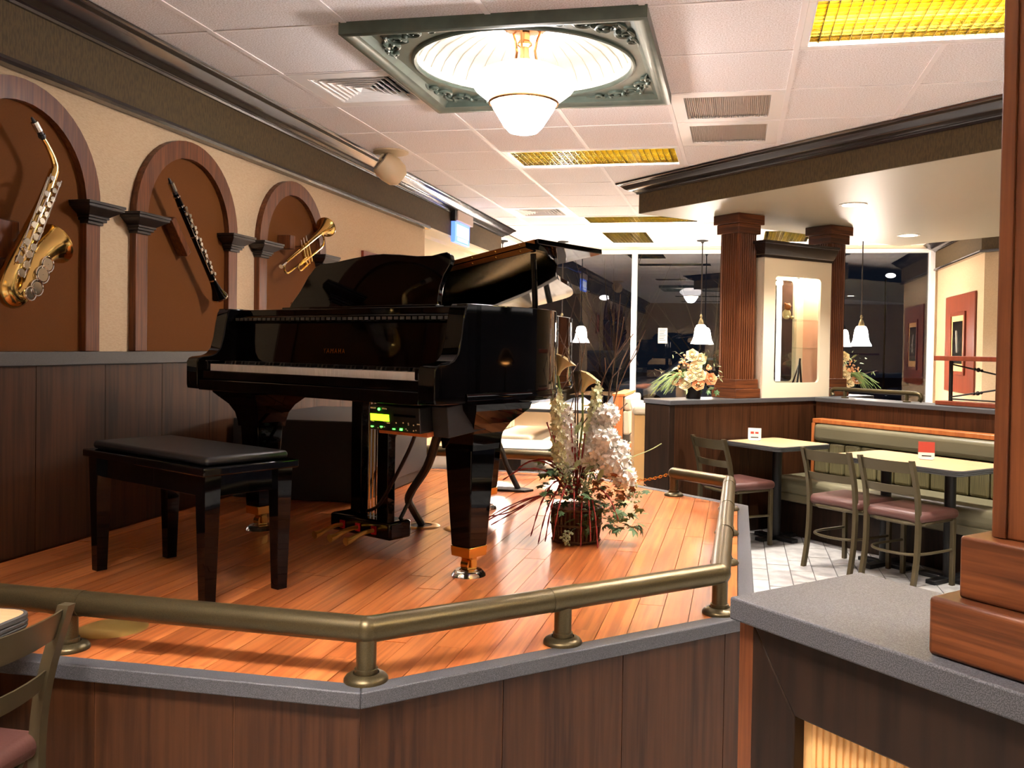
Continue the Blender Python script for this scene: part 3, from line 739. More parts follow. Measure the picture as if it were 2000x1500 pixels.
for sg in (-1, 1):
    x0, x1 = sorted((sg*.653, sg*.614)); MB().box((x0,.02,.701),(x1,.185,.742)).build('key_block', M['black'], pn, bevel=.004)
kw = 1.225/52
kme = MB().box((.0004,.032,.688),(kw-.0004,.184,.727)).mesh('white_key', M['key_w'], 0)
kbl = MB().frustum((0,.135),.0055,.05,.727,.0045,.047,.739).mesh('black_key', M['satin'], 0)
for k in range(52):
    link('white_key', kme, pn, TR(-.6125+k*kw, 0, 0))
    if k < 51 and (k-2) % 7 not in (2, 6): link('black_key', kbl, pn, TR(-.6125+(k+1)*kw, 0, 0))
fb = MB().add([(-.652,.187,.735),(.652,.187,.735),(.652,.204,.905),(-.652,.204,.905),(-.652,.215,.735),(.652,.215,.735),(.652,.225,.905),(-.652,.225,.905)], [(0,1,2,3),(7,6,5,4),(0,4,5,1),(1,5,6,2),(2,6,7,3),(3,7,4,0)]).build('fallboard', M['black'], pn, bevel=.003)
text('lettering', 'YAMAHA', .026, M['brass'], fb, Matrix.Translation((-.012,.1905,.790)) @ Matrix.Rotation(R(90-5.7),4,'X'), spacing=1.35)
MB().box((-.654,.17,.905),(.654,.24,.93)).build('fallboard_rail', M['black'], pn, bevel=.006)
e = MB()
for q in range(40): e.box((-.64+q*.032,.166,.911),(-.64+q*.032+.02,.17,.922))
e.build('slotted_trim', M['railgrey'], pn, smooth=0)
MB().box((-.683,.2,.93),(.683,.52,.958)).build('music_shelf', M['black'], pn, bevel=.004)
dk = [(-.49,.0),(-.475,.03),(-.43,.085),(-.395,.145),(-.36,.185),(-.32,.2),(-.24,.203),(-.13,.215),(-.02,.225),(.06,.226),(.16,.218),(.26,.207),(.34,.205),(.385,.212),(.415,.215),(.437,.205),(.447,.185),(.44,.16),(.42,.125),(.41,.08),(.412,.03),(.42,0)]
DM = TR(0,.335,.96,0,R(90-12))
MB().prism(dk, -.011, .011, DM).build('music_desk', M['black'], pn, bevel=.003)
MB().box((-.5,.30,.958),(.43,.345,.972)).build('desk_ledge', M['black'], pn, bevel=.003)
# lid
LA = R(8.2)
LDM = Matrix.Translation((-.74,0,.966)) @ Matrix.Rotation(-LA,4,'Y') @ Matrix.Translation((.74,0,0))
lid = MB().prism([(.748,.53)]+[(x*1.018,y*1.006) for x,y in EDGE]+[(-.748,.53)], 0, .021).build('lid', M['black'], pn, bevel=.003); lid.matrix_local = LDM
fp = MB().box((-.748,.532,.023),(.748,.95,.044)).build('lid_flap', M['black'], pn, bevel=.003); fp.matrix_local = LDM
for z0, z1 in ((.0015,.0205),(.0245,.0425)):
    hg = MB().box((-.74,.526,z0),(.735,.5295,z1)).build('piano_hinge', M['antiqbrass'], pn, smooth=0); hg.matrix_local = LDM
    sc_ = MB().lathe([(.001,.003),(.003,.002),(.004,0)], 8, Matrix.Rotation(R(90),4,'X')).mesh('hinge_screw', M['brass'])
    for q in range(12): link('hinge_screw', sc_, hg, TR(-.68+q*.122, .526, (z0+z1)/2))
MB().cyl((.70,.555,.96),(.69,.55,1.168),.011,10).build('lid_prop', M['black'], pn)
# legs
def leg(u, v, big):
    l = MB()
    if big:
        prof_ = [(.16,.622),(.155,.60),(.13,.575),(.105,.55),(.085,.515),(.076,.475),(.074,.455)]
        for (a0,z0),(a1,z1) in zip(prof_, prof_[1:]): l.frustum((u,v), a1, a1*.92, z1, a0, a0*.92, z0)
        L1 = l.build('leg_bracket', M['black'], pn)
    else:
        L1 = l.frustum((u,v),.08,.08,.455,.1,.1,.63).build('leg_bracket', M['black'], pn)
    L2 = MB().frustum((u,v),.045,.045,.108,.064,.064,.456).build('leg', M['black'], pn, bevel=.004)
    MB().frustum((u,v),.0445,.0445,.072,.0465,.0465,.108).build('ferrule', M['brass'], L2, bevel=.002)
    c = MB().box((u-.026,v-.012,.03),(u-.018,v+.014,.072)).box((u+.018,v-.012,.03),(u+.026,v+.014,.072)).box((u-.026,v-.012,.058),(u+.026,v+.014,.072))
    c.build('caster_fork', M['brass'], L2, bevel=.002)
    MB().cyl((u-.017,v,.038),(u+.017,v,.038),.026,16).build('caster_wheel', M['brass'], L2)
    MB().lathe([(.001,.012),(.03,.012),(.034,.02),(.048,.02),(.06,.008),(.062,.0005),(.001,.0005)], 24, TR(u,v,0)).build('caster_cup', M['plastic'], L2)
leg(.63,.285,True); leg(-.60,.275,True); leg(-.22,1.32,False)
# pedal lyre
MB().box((-.20,.33,.045),(.165,.45,.118)).build('pedal_box', M['black'], pn, bevel=.012)
for u in (-.085, .075): MB().box((u-.032,.37,.117),(u+.032,.41,.625)).build('lyre_post', M['black'], pn, bevel=.003)
for u in (-.15, .12): MB().cyl((u,.41,.09),(u+.02,.78,.64),.008,8).build('lyre_brace', M['satin'], pn)
for u in (-.02,.0,.02): MB().cyl((u,.385,.12),(u,.385,.62),.0035,6).build('pedal_rod', M['brass'], pn)
for q, u in enumerate((-.115,-.02,.075)):
    P_ = cat([(u,.36,.075),(u,.30,.078),(u,.25,.07),(u-.003,.215,.058),(u-.004,.19,.054)])
    pd = MB().tube(P_, [.008+.009*(k/(len(P_)-1))**2 for k in range(len(P_))], 10).build('pedal', M['satinbrass'], pn)
    MB().box((u-.014,.325,.062),(u+.014,.332,.095)).build('pedal_felt', M['red'], pd, smooth=0)
# control unit slung under the key bed
cu_m = TR(.525,.02,.565,0,R(6))
c0 = MB().box((-.125,-.005,-.042),(.125,.22,.045), cu_m).build('control_unit', M['satin'], pn, bevel=.004)
MB().box((-.118,-.0065,-.008),(-.025,-.005,.015), cu_m).build('lcd_panel', M['lcd'], c0, smooth=0)
MB().box((0,-.0065,.012),(.105,-.005,.02), cu_m).build('disk_slot', M['black'], c0, smooth=0)
MB().ball((-.072,-.006,.032),.005,8,5,cu_m).build('power_lamp', M['led'], c0)
rr = random.Random(5)
for q in range(26):
    x, z = -.12+.235*rr.random(), -.036+.02*(q % 2)+.006*rr.random()
    g_ = q % 6 == 0
    MB().box((x,-.0068,z),(x+(.004 if q % 3 else .012),-.005,z+.0035), cu_m).build('indicator_lamp' if g_ else 'button', M['led' if g_ else 'printcream'], c0, smooth=0)
for x0, x1 in ((-.115,-.09),(-.055,-.035)): MB().box((x0,-.0068,.033),(x1,-.005,.038), cu_m).build('printed_mark', M['printcream'], c0, smooth=0)
MB().box((-.11,.02,-.058),(.13,.2,-.0425), cu_m).build('wood_bracket', M['honeyoak'], pn, bevel=.002)
MB().box((.127,.05,-.06),(.2,.24,.045), cu_m).build('side_bracket', M['charcoal'], pn, bevel=.003)

# cords from the unit to the brass floor plates
cd1 = MB().tube(cat([(-1.02,3.03,ZS+.52),(-1.10,3.15,ZS+.38),(-1.27,3.42,ZS+.22),(-1.36,3.7,ZS+.12),(-1.39,3.905,ZS+.01)]), .016, 10)
tag(cd1.build('cable_conduit', M['cord']), 'thick black cable dropping from the piano unit into a brass floor plate', 'cable')
cd2 = MB().tube(cat([(-1.10,3.03,ZS+.52),(-1.17,3.12,ZS+.42),(-1.36,3.35,ZS+.2),(-1.5,3.53,ZS+.125)]), .007, 8)
tag(cd2.build('thin_cable', M['cord']), 'thin black cable slanting from the piano unit to the pedal box', 'cable')
def floor_plate(x, y, lab, hole=True, r=.085):
    t = thing('floor_plate', lab, 'floor outlet', (x, y, ZS+.001))
    MB().lathe([(.05 if hole else .001,.004),(r-.012,.005),(r,.0)] if hole else [(.001,.012),(r*.5,.011),(r-.012,.005),(r,.0)], 30).build('brass_ring', M['satinbrass'], t)
    if hole: MB().lathe([(.001,.0015),(.05,.0015)], 24).build('socket', M['satin'], t)
floor_plate(-1.39, 3.905, 'round brass floor plate swallowing the thick black cable')
floor_plate(-1.19, 3.893, 'round brass floor plate behind the front piano leg')
floor_plate(-1.725, 2.27, 'round brass floor cover beside the front pipe railing', False, .095)

# bench
bu, bv = -.065, -.392
bx_ = PO[0]+bu*cos(PA)-bv*sin(PA); by_ = PO[1]+bu*sin(PA)+bv*cos(PA)
bn = thing('piano_bench', 'black piano bench with padded leather top in front of the keyboard', 'bench', (bx_, by_, ZS+.001), PA)
MB().box((-.385,-.175,.405),(.385,.175,.432)).build('seat_frame', M['black'], bn, bevel=.005)
MB().box((-.362,-.152,.432),(.362,.152,.462)).build('cushion', M['leather'], bn, bevel=.016, seg=3)
MB().box((-.35,-.14,.335),(.35,-.122,.405)).box((-.35,.122,.335),(.35,.14,.405)).box((-.35,-.122,.335),(-.332,.122,.405)).box((.332,-.122,.335),(.35,.122,.405)).build('apron', M['black'], bn, bevel=.002)
lg = MB().frustum((0,0),.018,.018,0,.028,.028,.404).mesh('leg', M['black'], 0)
for a in (-1,1):
    for b in (-1,1): link('leg', lg, bn, TR(a*.34, b*.132, 0))

# charcoal cabinet behind the piano
t = thing('stage_cabinet', 'long charcoal cabinet under the piano tail by the wainscot', 'cabinet', (-2.24, 4.85, ZS+.001))
MB().box((-.36,-.5,.002),(.36,.52,.42)).build('body', M['charcoal'], t, bevel=.008)
MB().box((.36,-.44,.06),(.367,.46,.38)).build('side_panel', M['charcoal'], t, bevel=.004)
MB().cyl((.367,-.1,.09),(.38,-.1,.09),.012,12).build('lock', M['silver'], t)
# microphone stand foot
t = thing('stand_base', 'black metal stand foot with slanted leg behind the piano leg', 'stand', (-1.30, 5.02, ZS))
MB().prism([(-.17,-.02),(-.13,-.06),(.14,-.06),(.18,0),(.12,.05),(-.12,.05)], .0, .012).build('plate', M['satin'], t, bevel=.002)
MB().tube([(.09,0,.01),(0.02,.0,.14),(-.04,.0,.3)], .016, 10).build('slanted_leg', M['satin'], t)
#PART4
# ================================================================== PIPE RAILINGS
def railing(path, posts, label, post_parts=True):
    t = thing('pipe_railing', label, 'railing', (posts[0][0], posts[0][1], ZS))
    O = Vector(t.location); RZ = .125; r = .0325
    P = [Vector((x, y, ZS+RZ))-O for x, y in path]
    for a, b in zip(P, P[1:]):
        MB().cyl(a, b, r, 18).build('rail_pipe', M['bronze'], t)
    for p in P: MB().ball(p, r*1.03, 18, 10).build('elbow', M['bronze'], t)
    pm = MB().lathe([(.0285,.0),(.0285,.03),(.0245,.031),(.0245,RZ)], 18)
    fm = MB().lathe([(.001,.012),(.03,.012),(.032,.02),(.04,.018),(.05,.012),(.054,.006),(.054,.0),(.001,0)], 24)
    pme, fme = pm.mesh('post', M['bronze']), fm.mesh('flange', M['bronze'])
    sl = MB().tube([(-.045,0,0),(.045,0,0)], r+.0015, 18).mesh('sleeve', M['bronze'])
    for k, (x, y, a) in enumerate(posts):
        q = Vector((x, y, ZS+.001))-O
        p_ = link('post', pme, t, Matrix.Translation(q)); link('flange', fme, p_)
        if a is not None: link('sleeve', sl, t, TR(q.x, q.y, RZ, R(a)))
    return t
railing([(XW+.06,2.115),(-.872,2.068),(-.04,2.862),(-.03,4.86),(-.335,5.105)],
        [(-1.721,2.09,-1.5),(-.872,2.068,None),(-.46,2.462,43.6),(-.04,2.862,None),(-.034,3.54,90),(-.033,4.11,90),(-.03,4.74,90),(-.335,5.105,None)],
        'bronze pipe railing wrapping the front and right edge of the stage')
railing([(-1.08,5.68),(-2.5,5.68)], [(-1.08,5.68,None),(-1.75,5.68,0),(-2.45,5.68,0)], 'bronze pipe railing along the back edge of the stage')
# chain across the gap
t = thing('rail_chain', 'gold link chain hanging between the two stage railings', 'chain', (-.36, 5.12, ZS+.12))
a, b = Vector((0,0,0)), Vector((-.70,.54,0)); n = 44
lk = MB().tube([(.013*cos(2*PI*k/10),.0075*sin(2*PI*k/10),0) for k in range(10)], .0024, 5, closed=True).mesh('link', M['brass'])
for k in range(n):
    s = (k+.5)/n; p = a.lerp(b, s); p.z = -.085*4*s*(1-s)
    sl_ = -.085*4*(1-2*s)/(b-a).length
    link('link', lk, t, TR(p.x, p.y, p.z, math.atan2(b.y, b.x), (k % 2)*PI/2+.4, -math.atan(sl_)))

# ================================================================== FLOWER ARRANGEMENT ON STAGE
rf = random.Random(11)
FX, FY = -.66, 3.80
fa = thing('flower_arrangement', 'large dried and white flower arrangement in a wicker basket on the stage', 'flowers', (FX, FY, ZS))
bk = MB().lathe([(.001,.004),(.088,.004),(.096,.05),(.1,.1),(.096,.14),(.088,.14),(.088,.03),(.001,.02)], 28).build('basket', M['gap'], fa)
stk = MB().tube([(.093,0,.002),(.101,0,.05),(.105,0,.1),(.101,0,.145)], .0045, 6).mesh('basket_stake', M['wicker'])
for k in range(34): link('basket_stake', stk, bk, Matrix.Rotation(2*PI*k/34, 4, 'Z'))
for z, r in ((.006,.098),(.075,.105),(.14,.104)):
    MB().tube([((r+.003*(k % 2))*cos(2*PI*k/56), (r+.003*(k % 2))*sin(2*PI*k/56), z+.002*((k//2) % 2)) for k in range(56)], .0055, 6, closed=True).build('basket_weave', M['wicker'], bk)
ivy = [(0,0,0),(.012,.016,.003),(.03,.018,.0),(.022,.03,.004),(.03,.055,-.004),(.012,.045,.004),(0,.075,-.006),(-.012,.045,.004),(-.03,.055,-.004),(-.022,.03,.004),(-.03,.018,.0),(-.012,.016,.003)]
def leafmesh(name, m, pts=ivy):
    o = MB(); n = len(pts); c = (0, .03, .006)
    o.add(list(pts)+[c], [(i, (i+1) % n, n) for i in range(n)]); return o.mesh(name, m, 0)
LF, LP, LR_ = leafmesh('leaf', M['leaf']), leafmesh('pale_leaf', M['leafpale'], [(0,0,0),(.011,.02,.003),(.013,.04,.002),(.008,.06,0),(0,.08,-.006),(-.008,.06,0),(-.013,.04,.002),(-.011,.02,.003)]), leafmesh('rust_leaf', M['rust'])
def spray(parent, me, name, n, c, spread, size, rng):
    for k in range(n):
        p = Vector(c)+Vector((rng.gauss(0,spread[0]), rng.gauss(0,spread[1]), rng.gauss(0,spread[2]))); p.z = max(p.z, .075)
        link(name, me, parent, TR(p.x, p.y, p.z, rng.uniform(0,2*PI), rng.uniform(-1.3,.6), rng.uniform(-.6,.6), rng.uniform(*size)))
# image-right is about +x, image-near is -y
spray(fa, LF, 'leaf', 80, (.1,-.05,.17), (.09,.06,.05), (.45,.85), rf)
spray(fa, LF, 'leaf', 26, (-.1,0,.25), (.06,.06,.05), (.5,.9), rf)
spray(fa, LF, 'leaf', 22, (.2,-.05,.06), (.05,.04,.05), (.5,.9), rf)
spray(fa, LF, 'leaf', 14, (.02,-.1,.1), (.06,.02,.04), (.5,.9), rf)
spray(fa, LP, 'pale_leaf', 50, (.05,-.04,.28), (.09,.05,.09), (.5,1), rf)
spray(fa, LR_, 'rust_leaf', 70, (.15,-.07,.24), (.06,.04,.045), (.3,.65), rf)
# white flower spikes
flo = MB()
for k in range(5):
    a = 2*PI*k/5; flo.add([(0,0,0),(.019*cos(a-.55),.019*sin(a-.55),.006),(.029*cos(a),.029*sin(a),.012),(.019*cos(a+.55),.019*sin(a+.55),.006)], [(0,1,2,3)])
FW, FG = flo.mesh('floret', M['petalw'], 0), flo.mesh('floret', M['petalg'], 0)
def spike(base, top, n, r, me, tip=True):
    A, B = Vector(base), Vector(top); st_ = MB().tube([A, A.lerp(B,.5)+Vector((.006,0,0)), B], [.005,.004,.002], 6).build('flower_stem', M['grass'], fa)
    d = (B-A).normalized()
    for k in range(n):
        s = .25+.7*k/n; ang = k*2.4; rr_ = r*(1.15-.75*s)
        side = Vector((cos(ang), sin(ang), .15)); p = A.lerp(B, s)+side*rr_
        q = Vector((0,0,1)).rotation_difference(side)
        link('floret', me, st_, Matrix.Translation(p) @ q.to_matrix().to_4x4() @ Matrix.Scale(1.25-.55*s, 4))
    if tip:
        for k in range(8):
            p = A.lerp(B, .9+.014*k); link('bud', BUD, st_, Matrix.Translation(p+Vector((rf.uniform(-.007,.007),rf.uniform(-.007,.007),0))))
BUD = MB().ball((0,0,0), .0065, 6, 4).mesh('bud', M['petalg'])
spike((-.04,-.02,.2), (-.095,-.03,.66), 60, .034, FG)
spike((-.03,-.01,.2), (-.045,-.03,.58), 54, .036, FW)
spike((.03,0,.2), (.085,0,.68), 46, .026, FG)
spike((.05,-.02,.22), (.1,-.03,.56), 50, .04, FW)
# white hydrangea-like blooms
def bloom(c, r, me, n, name='bloom'):
    core = MB().ball(c, r*.8, 12, 8).build(name, M['petalw'], fa)
    for k in range(n):
        z = 1-2*(k+.5)/n; a = k*2.399963; q = math.sqrt(1-z*z); d = Vector((q*cos(a), q*sin(a), z))
        link('petal_cluster', me, core, Matrix.Translation(Vector(c)+d*r*.82) @ Vector((0,0,1)).rotation_difference(d).to_matrix().to_4x4() @ Matrix.Scale(r/.05*.9, 4))
bloom((.165,-.05,.35), .068, FW, 40); bloom((.125,-.06,.44), .058, FW, 34); bloom((.135,-.04,.54), .048, FW, 28); bloom((.21,-.06,.29), .05, FW, 28); bloom((.09,-.06,.39), .045, FW, 24); bloom((.19,-.05,.4), .04, FW, 20)
# dried callas
for c, tp_ in (((-.05,0,.3),(-.09,.0,.70)), ((0,0,.3),(.015,.02,.63))):
    A, B = Vector(c), Vector(tp_); cs = MB().tube([A, A.lerp(B,.6)+Vector((.01,0,0)), B], .005, 6).build('calla_stem', M['grass'], fa)
    vs_, fs = [], []
    for i in range(7):
        h = i/6; r = .008+.034*h**1.8
        for k in range(14):
            a = 2*PI*k/14; e = 1+.5*h*h*max(0, cos(a)); vs_.append((r*cos(a)*e, r*sin(a), .085*h*(1-.25*h*max(0,cos(a)))))
    for i in range(6):
        for k in range(14): fs.append((i*14+k, i*14+(k+1) % 14, (i+1)*14+(k+1) % 14, (i+1)*14+k))
    MB().add(vs_, fs, Matrix.Translation(B) @ Matrix.Rotation(.3,4,'Y')).build('calla_bloom', M['calla'], cs)
# amaranth ropes
def rope(P, r=.0046):
    P = cat(P, 7); n = len(P)
    MB().tube(P, [r*(1+.45*((k*7) % 3-1))*(1-.5*k/n) for k in range(n)], 6).build('amaranth_stem', M['amar'], fa)
for sx_, sy_, ex, ey, ez, hz in ((-.03,-.06,-.17,-.12,.03,.26),(-.02,-.06,-.13,-.16,.0,.24),(-.03,-.07,-.1,-.16,.02,.25),(0,-.07,-.06,-.2,.035,.25),(.04,-.07,.05,-.17,.0,.2),(.06,-.07,.09,-.17,.03,.2),(.07,-.07,.12,-.17,.0,.19),(.05,-.06,.2,-.14,.12,.24),(-.02,-.05,-.25,-.03,.3,.31),(-.02,-.05,-.31,-.06,.25,.29),(-.02,-.04,-.28,-.02,.27,.33),(.0,-.07,.02,-.16,.12,.25)):
    ez = max(ez, .008); rope([(sx_,sy_,.2),(sx_+(ex-sx_)*.3,sy_+(ey-sy_)*.4,hz),(sx_+(ex-sx_)*.7,sy_+(ey-sy_)*.8,(hz+ez)/2+.03),(ex,ey,ez)])
for ex, ey, ez in ((-.13,-.02,.5),(-.1,-.05,.46),(-.07,0,.52),(.02,-.06,.42),(.04,-.05,.46),(.0,-.06,.4),(.07,-.06,.4),(-.02,-.05,.5)):
    rope([(ex*.1,-.03,.18),(ex*.5,ey*.7,.3),(ex,ey,ez)], .0052)
for ex, ey, ez in ((-.34,-.13,.07),(-.4,-.16,.06),(-.36,-.1,.1),(-.43,-.2,.02)):
    P_ = cat([(-.04,-.06,.2),(ex*.4,ey*.5,.19),(ex*.75,ey*.8,.12),(ex,ey,ez)], 6)
    MB().tube(P_, [.0028*(1+.4*((k*5) % 3-1)) for k in range(len(P_))], 5).build('thin_sprig', M['amar'], fa)
# seeded eucalyptus clusters
for c, r_ in (((-.04,-.09,.3),.05),((-.02,-.1,.24),.05),((.06,-.09,.27),.045),((.06,-.1,.21),.04),((.25,-.06,.22),.045),((-.01,-.16,.04),.03),((.17,-.08,.14),.045)):
    e = MB()
    for k in range(46):
        d = Vector((rf.gauss(0,1),rf.gauss(0,1),rf.gauss(0,1.2))).normalized()*r_*rf.uniform(.35,1)
        e.ball(tuple(Vector(c)+d), rf.uniform(.0035,.006), 6, 4)
    o = e.build('seed_cluster', M['eucal'], fa); o['kind'] = 'stuff'
# tall bare twigs
def twig(P, r, parent, rng, depth=0, name='twig'):
    P = cat(P, 4); n = len(P)
    w_ = MB().tube(P, [r*(1-.75*k/n) for k in range(n)], 5)
    for q in range(3 if depth == 0 else 2):
        k = int(n*(.35+.2*q)); A = Vector(P[k]); d = (Vector(P[min(k+2,n-1)])-A).normalized()
        B = A+(d+Vector((rng.uniform(-.8,.8), rng.uniform(-.5,.5), rng.uniform(.1,.5)))).normalized()*rng.uniform(.1,.2)
        w_.tube(cat([A, A.lerp(B,.5)+Vector((rng.uniform(-.02,.02),0,.01)), B], 3), r*.5, 5)
    w_.build(name, M['twig'], parent)
for ex, ez, mid in ((-.02,1.04,-.09),(.05,.96,.0),(.17,1.05,.14),(.2,.86,.1),(-.1,.9,-.02),(.28,.9,.18)):
    twig([(0,0,.2),(mid*.6,.0,.45),(mid,.01,.68),(ex,.02,ez)], .005, fa, rf)
MB().tube(cat([(.12,-.05,.3),(.22,-.05,.36),(.31,-.05,.4),(.36,-.05,.43)]), .0022, 5).build('twig', M['leafpale'], fa)

# ================================================================== DINING NOOK (turned 45 degrees)
KZ = 1.05
K1 = (-.48, 6.72)                       # front end of the left knee wall
def knee(name, label, origin, rz, x0, x1, endcap):
    t = thing(name, label, 'partition', (*origin, 0), rz)
    y0, y1 = .02, .29
    MB().box((x0+.03,y0+.01,0),(x1,y1-.01,KZ-.035)).build('wall_core', M['darkoak'], t, smooth=0)
    s = x0+(.06 if endcap else 0)
    while s < x1:
        e_ = min(s+.39, x1)
        for ya, yb in ((y0-.004,y0+.01),(y1-.01,y1+.004)):
            MB().box((s+.0015,ya,.1),(e_-.0015,yb,KZ-.036)).build('laminate_panel', M['walnut'], t, smooth=0)
        s += .39
    for ya, yb in ((y0-.006,y0+.006),(y1-.006,y1+.006)): MB().box((x0+.02,ya,0),(x1,yb,.1)).build('toe_kick', M['darkoak'], t, smooth=0)
    MB().box((x0,0,KZ-.035),(x1,.31,KZ)).build('cap', M['grey'], t, bevel=.004)
    if endcap:
        MB().box((x0+.005,y0-.006,0),(x0+.06,y1+.006,KZ-.036)).build('end_post', M['darkoak'], t, bevel=.003)
    return t
k1 = knee('knee_wall', 'walnut half wall with grey cap carrying the two fluted columns', K1, R(45), 0, 2.35, True)
K2 = (.62-.0, 7.82)
k2 = knee('knee_wall', 'walnut half wall with grey cap running behind the olive booth', K2, R(-45), .02, 3.6, False)
# --- fluted columns
def column(x, label):
    p = Vector((K1[0], K1[1], KZ))+Vector((S2, S2, 0))*x+Vector((-S2, S2, 0))*.155
    t = thing('fluted_column', label, 'column', p, R(45), 'fluted oak columns on the half wall')
    H_ = SZ-KZ-.001
    MB().box((-.135,-.135,0),(.135,.135,.075)).build('base_block', M['oakH'], t, bevel=.004)
    MB().box((-.122,-.122,.075),(.122,.122,.15)).build('base_block', M['oakH'], t, bevel=.004)
    MB().box((-.098,-.098,.15),(.098,.098,H_-.15)).build('shaft', M['oak'], t, smooth=0)
    rd = MB()
    rd.tube([(0,0,.15),(0,0,H_-.15)], .0095, 8); rm = rd.mesh('reed', M['oak'])
    for s in range(4):
        for q in range(7):
            link('reed', rm, t, Matrix.Rotation(s*PI/2,4,'Z') @ Matrix.Translation((-.072+q*.024, -.098, 0)))
    MB().box((-.122,-.122,H_-.15),(.122,.122,H_-.075)).build('capital_block', M['oakH'], t, bevel=.004)
    MB().box((-.142,-.142,H_-.075),(.142,.142,H_)).build('capital_block', M['oakH'], t, bevel=.004)
    return t
column(.82, 'red oak fluted column between the pendant lamp and the display case')
column(1.90, 'red oak fluted column on the window side of the display case')
# --- display case between the columns
dc = thing('display_case', 'cream framed glass display case with dark cornice between the columns', 'display case', (K1[0]+S2*1.36-S2*.155, K1[1]+S2*1.36+S2*.155, KZ+.001), R(45))
W_, H_ = .40, 1.12
fr = MB(); ow, oz0, oz1, rc = .27, .12, .98, .035
outer = []; inner = []
nseg = 40
def rrect(hw, z0, z1, r, n=6):
    P = []
    for cx, cz, a in ((hw-r,z1-r,0),(-hw+r,z1-r,90),(-hw+r,z0+r,180),(hw-r,z0+r,270)):
        for k in range(n+1): P.append((cx+r*cos(R(a+90*k/n)), cz+r*sin(R(a+90*k/n))))
    return P
inn, out = rrect(ow, oz0, oz1, rc), rrect(W_, 0, H_, .0005)
nP = len(inn); vs_, fs = [], []
for (xi,zi),(xo,zo) in zip(inn, out): vs_ += [(xi,-.15,zi),(xo,-.15,zo),(xo,-.128,zo),(xi,-.128,zi)]
for k in range(nP):
    k_2 = (k+1) % nP
    for j in range(4): fs.append((4*k+j, 4*k+(j+1) % 4, 4*k_2+(j+1) % 4, 4*k_2+j))
MB().add(vs_, fs).build('front_frame', M['creamwall'], dc, smooth=.5)
MB().add([(x,-y_,z) for x,y_,z in vs_], fs).build('rear_frame', M['creamwall'], dc, smooth=.5)
for sg in (-1,1):
    x0, x1 = sorted((sg*W_, sg*(W_-.02))); MB().box((x0,-.127,0),(x1,.127,H_)).build('side_panel', M['creamwall' if sg < 0 else 'pinkish'], dc, smooth=0)
MB().box((-W_+.021,-.127,.085),(W_-.021,.127,.105)).build('case_floor', M['rosewood'], dc, smooth=0)
MB().box((-W_+.021,-.127,1.0),(W_-.021,.127,1.015)).build('case_top', M['creamwall'], dc, smooth=0)
MB().box((-ow-.02,-.124,oz0-.01),(ow+.02,-.121,oz1+.01)).build('front_pane', M['shelfglass'], dc, smooth=0)
MB().box((-ow-.02,.119,oz0-.01),(ow+.02,.122,oz1+.01)).build('rear_pane', M['shelfglass'], dc, smooth=0)
for z in (.40,.63): MB().box((-W_+.022,-.115,z),(W_-.022,.115,z+.008)).build('glass_shelf', M['shelfglass'], dc, smooth=0)
MB().mould([(0,H_),(.012,H_),(.016,H_+.02),(.03,H_+.03),(.05,H_+.06),(.066,H_+.085),(.07,H_+.1),(.085,H_+.105),(.085,H_+.125),(0,H_+.125)], [(W_,-.15),(-W_,-.15),(-W_,.15),(W_,.15)], side=-1).build('cornice', M['crown'], dc)
MB().box((-W_+.001,-.149,H_+.001),(W_-.001,.149,H_+.1)).build('cornice_core', M['crown'], dc, smooth=0)
MB().lathe([(.03,.0),(.036,-.004),(.03,-.012),(.001,-.012)], 16, TR(.2,0,1.0)).build('puck_light', M['silver'], dc)
l = bpy.data.lights.new('case_bulb', 'POINT'); l.energy = 4; l.shadow_soft_size = .03; l.color = (1,.85,.7)
lo = bpy.data.objects.new('case_bulb', l); COL.objects.link(lo); lo.parent = dc; lo.location = (.2,0,.965)
# easel in the case, soft toy on the upper shelf
base = Vector(dc.location); R45 = Matrix.Rotation(R(45),4,'Z')
def case_loc(x, y, z): return base+(R45 @ Vector((x,y,z)))
ez = thing('easel', 'small black display easel standing inside the glass case', 'easel', case_loc(.2,0,.106), R(45))
MB().cyl((.06,.03,0),(0,-.0,.19),.009,8).build('easel_leg', M['satin'], ez); MB().cyl((-.06,-.03,0),(.005,-.0,.21),.009,8).build('easel_leg', M['satin'], ez); MB().cyl((.02,.09,0),(0,.0,.17),.007,8).build('easel_leg', M['satin'], ez)
ty = thing('plush_toy', 'small golden plush toy sitting on the upper glass shelf', 'toy', case_loc(.03,0,.6395), R(45))
MB().ball((0,0,.045),.038,12,8,sc=(1,.9,1.15)).build('body', M['calla'], ty); MB().ball((0,-.01,.105),.03,12,8).build('head', M['rust'], ty)
for sg in (-1,1): MB().ball((sg*.026,-.005,.13),.011,8,5).build('ear', M['rust'], ty); MB().ball((sg*.03,-.035,.018),.014,8,5,sc=(1,1.4,1)).build('foot', M['calla'], ty)
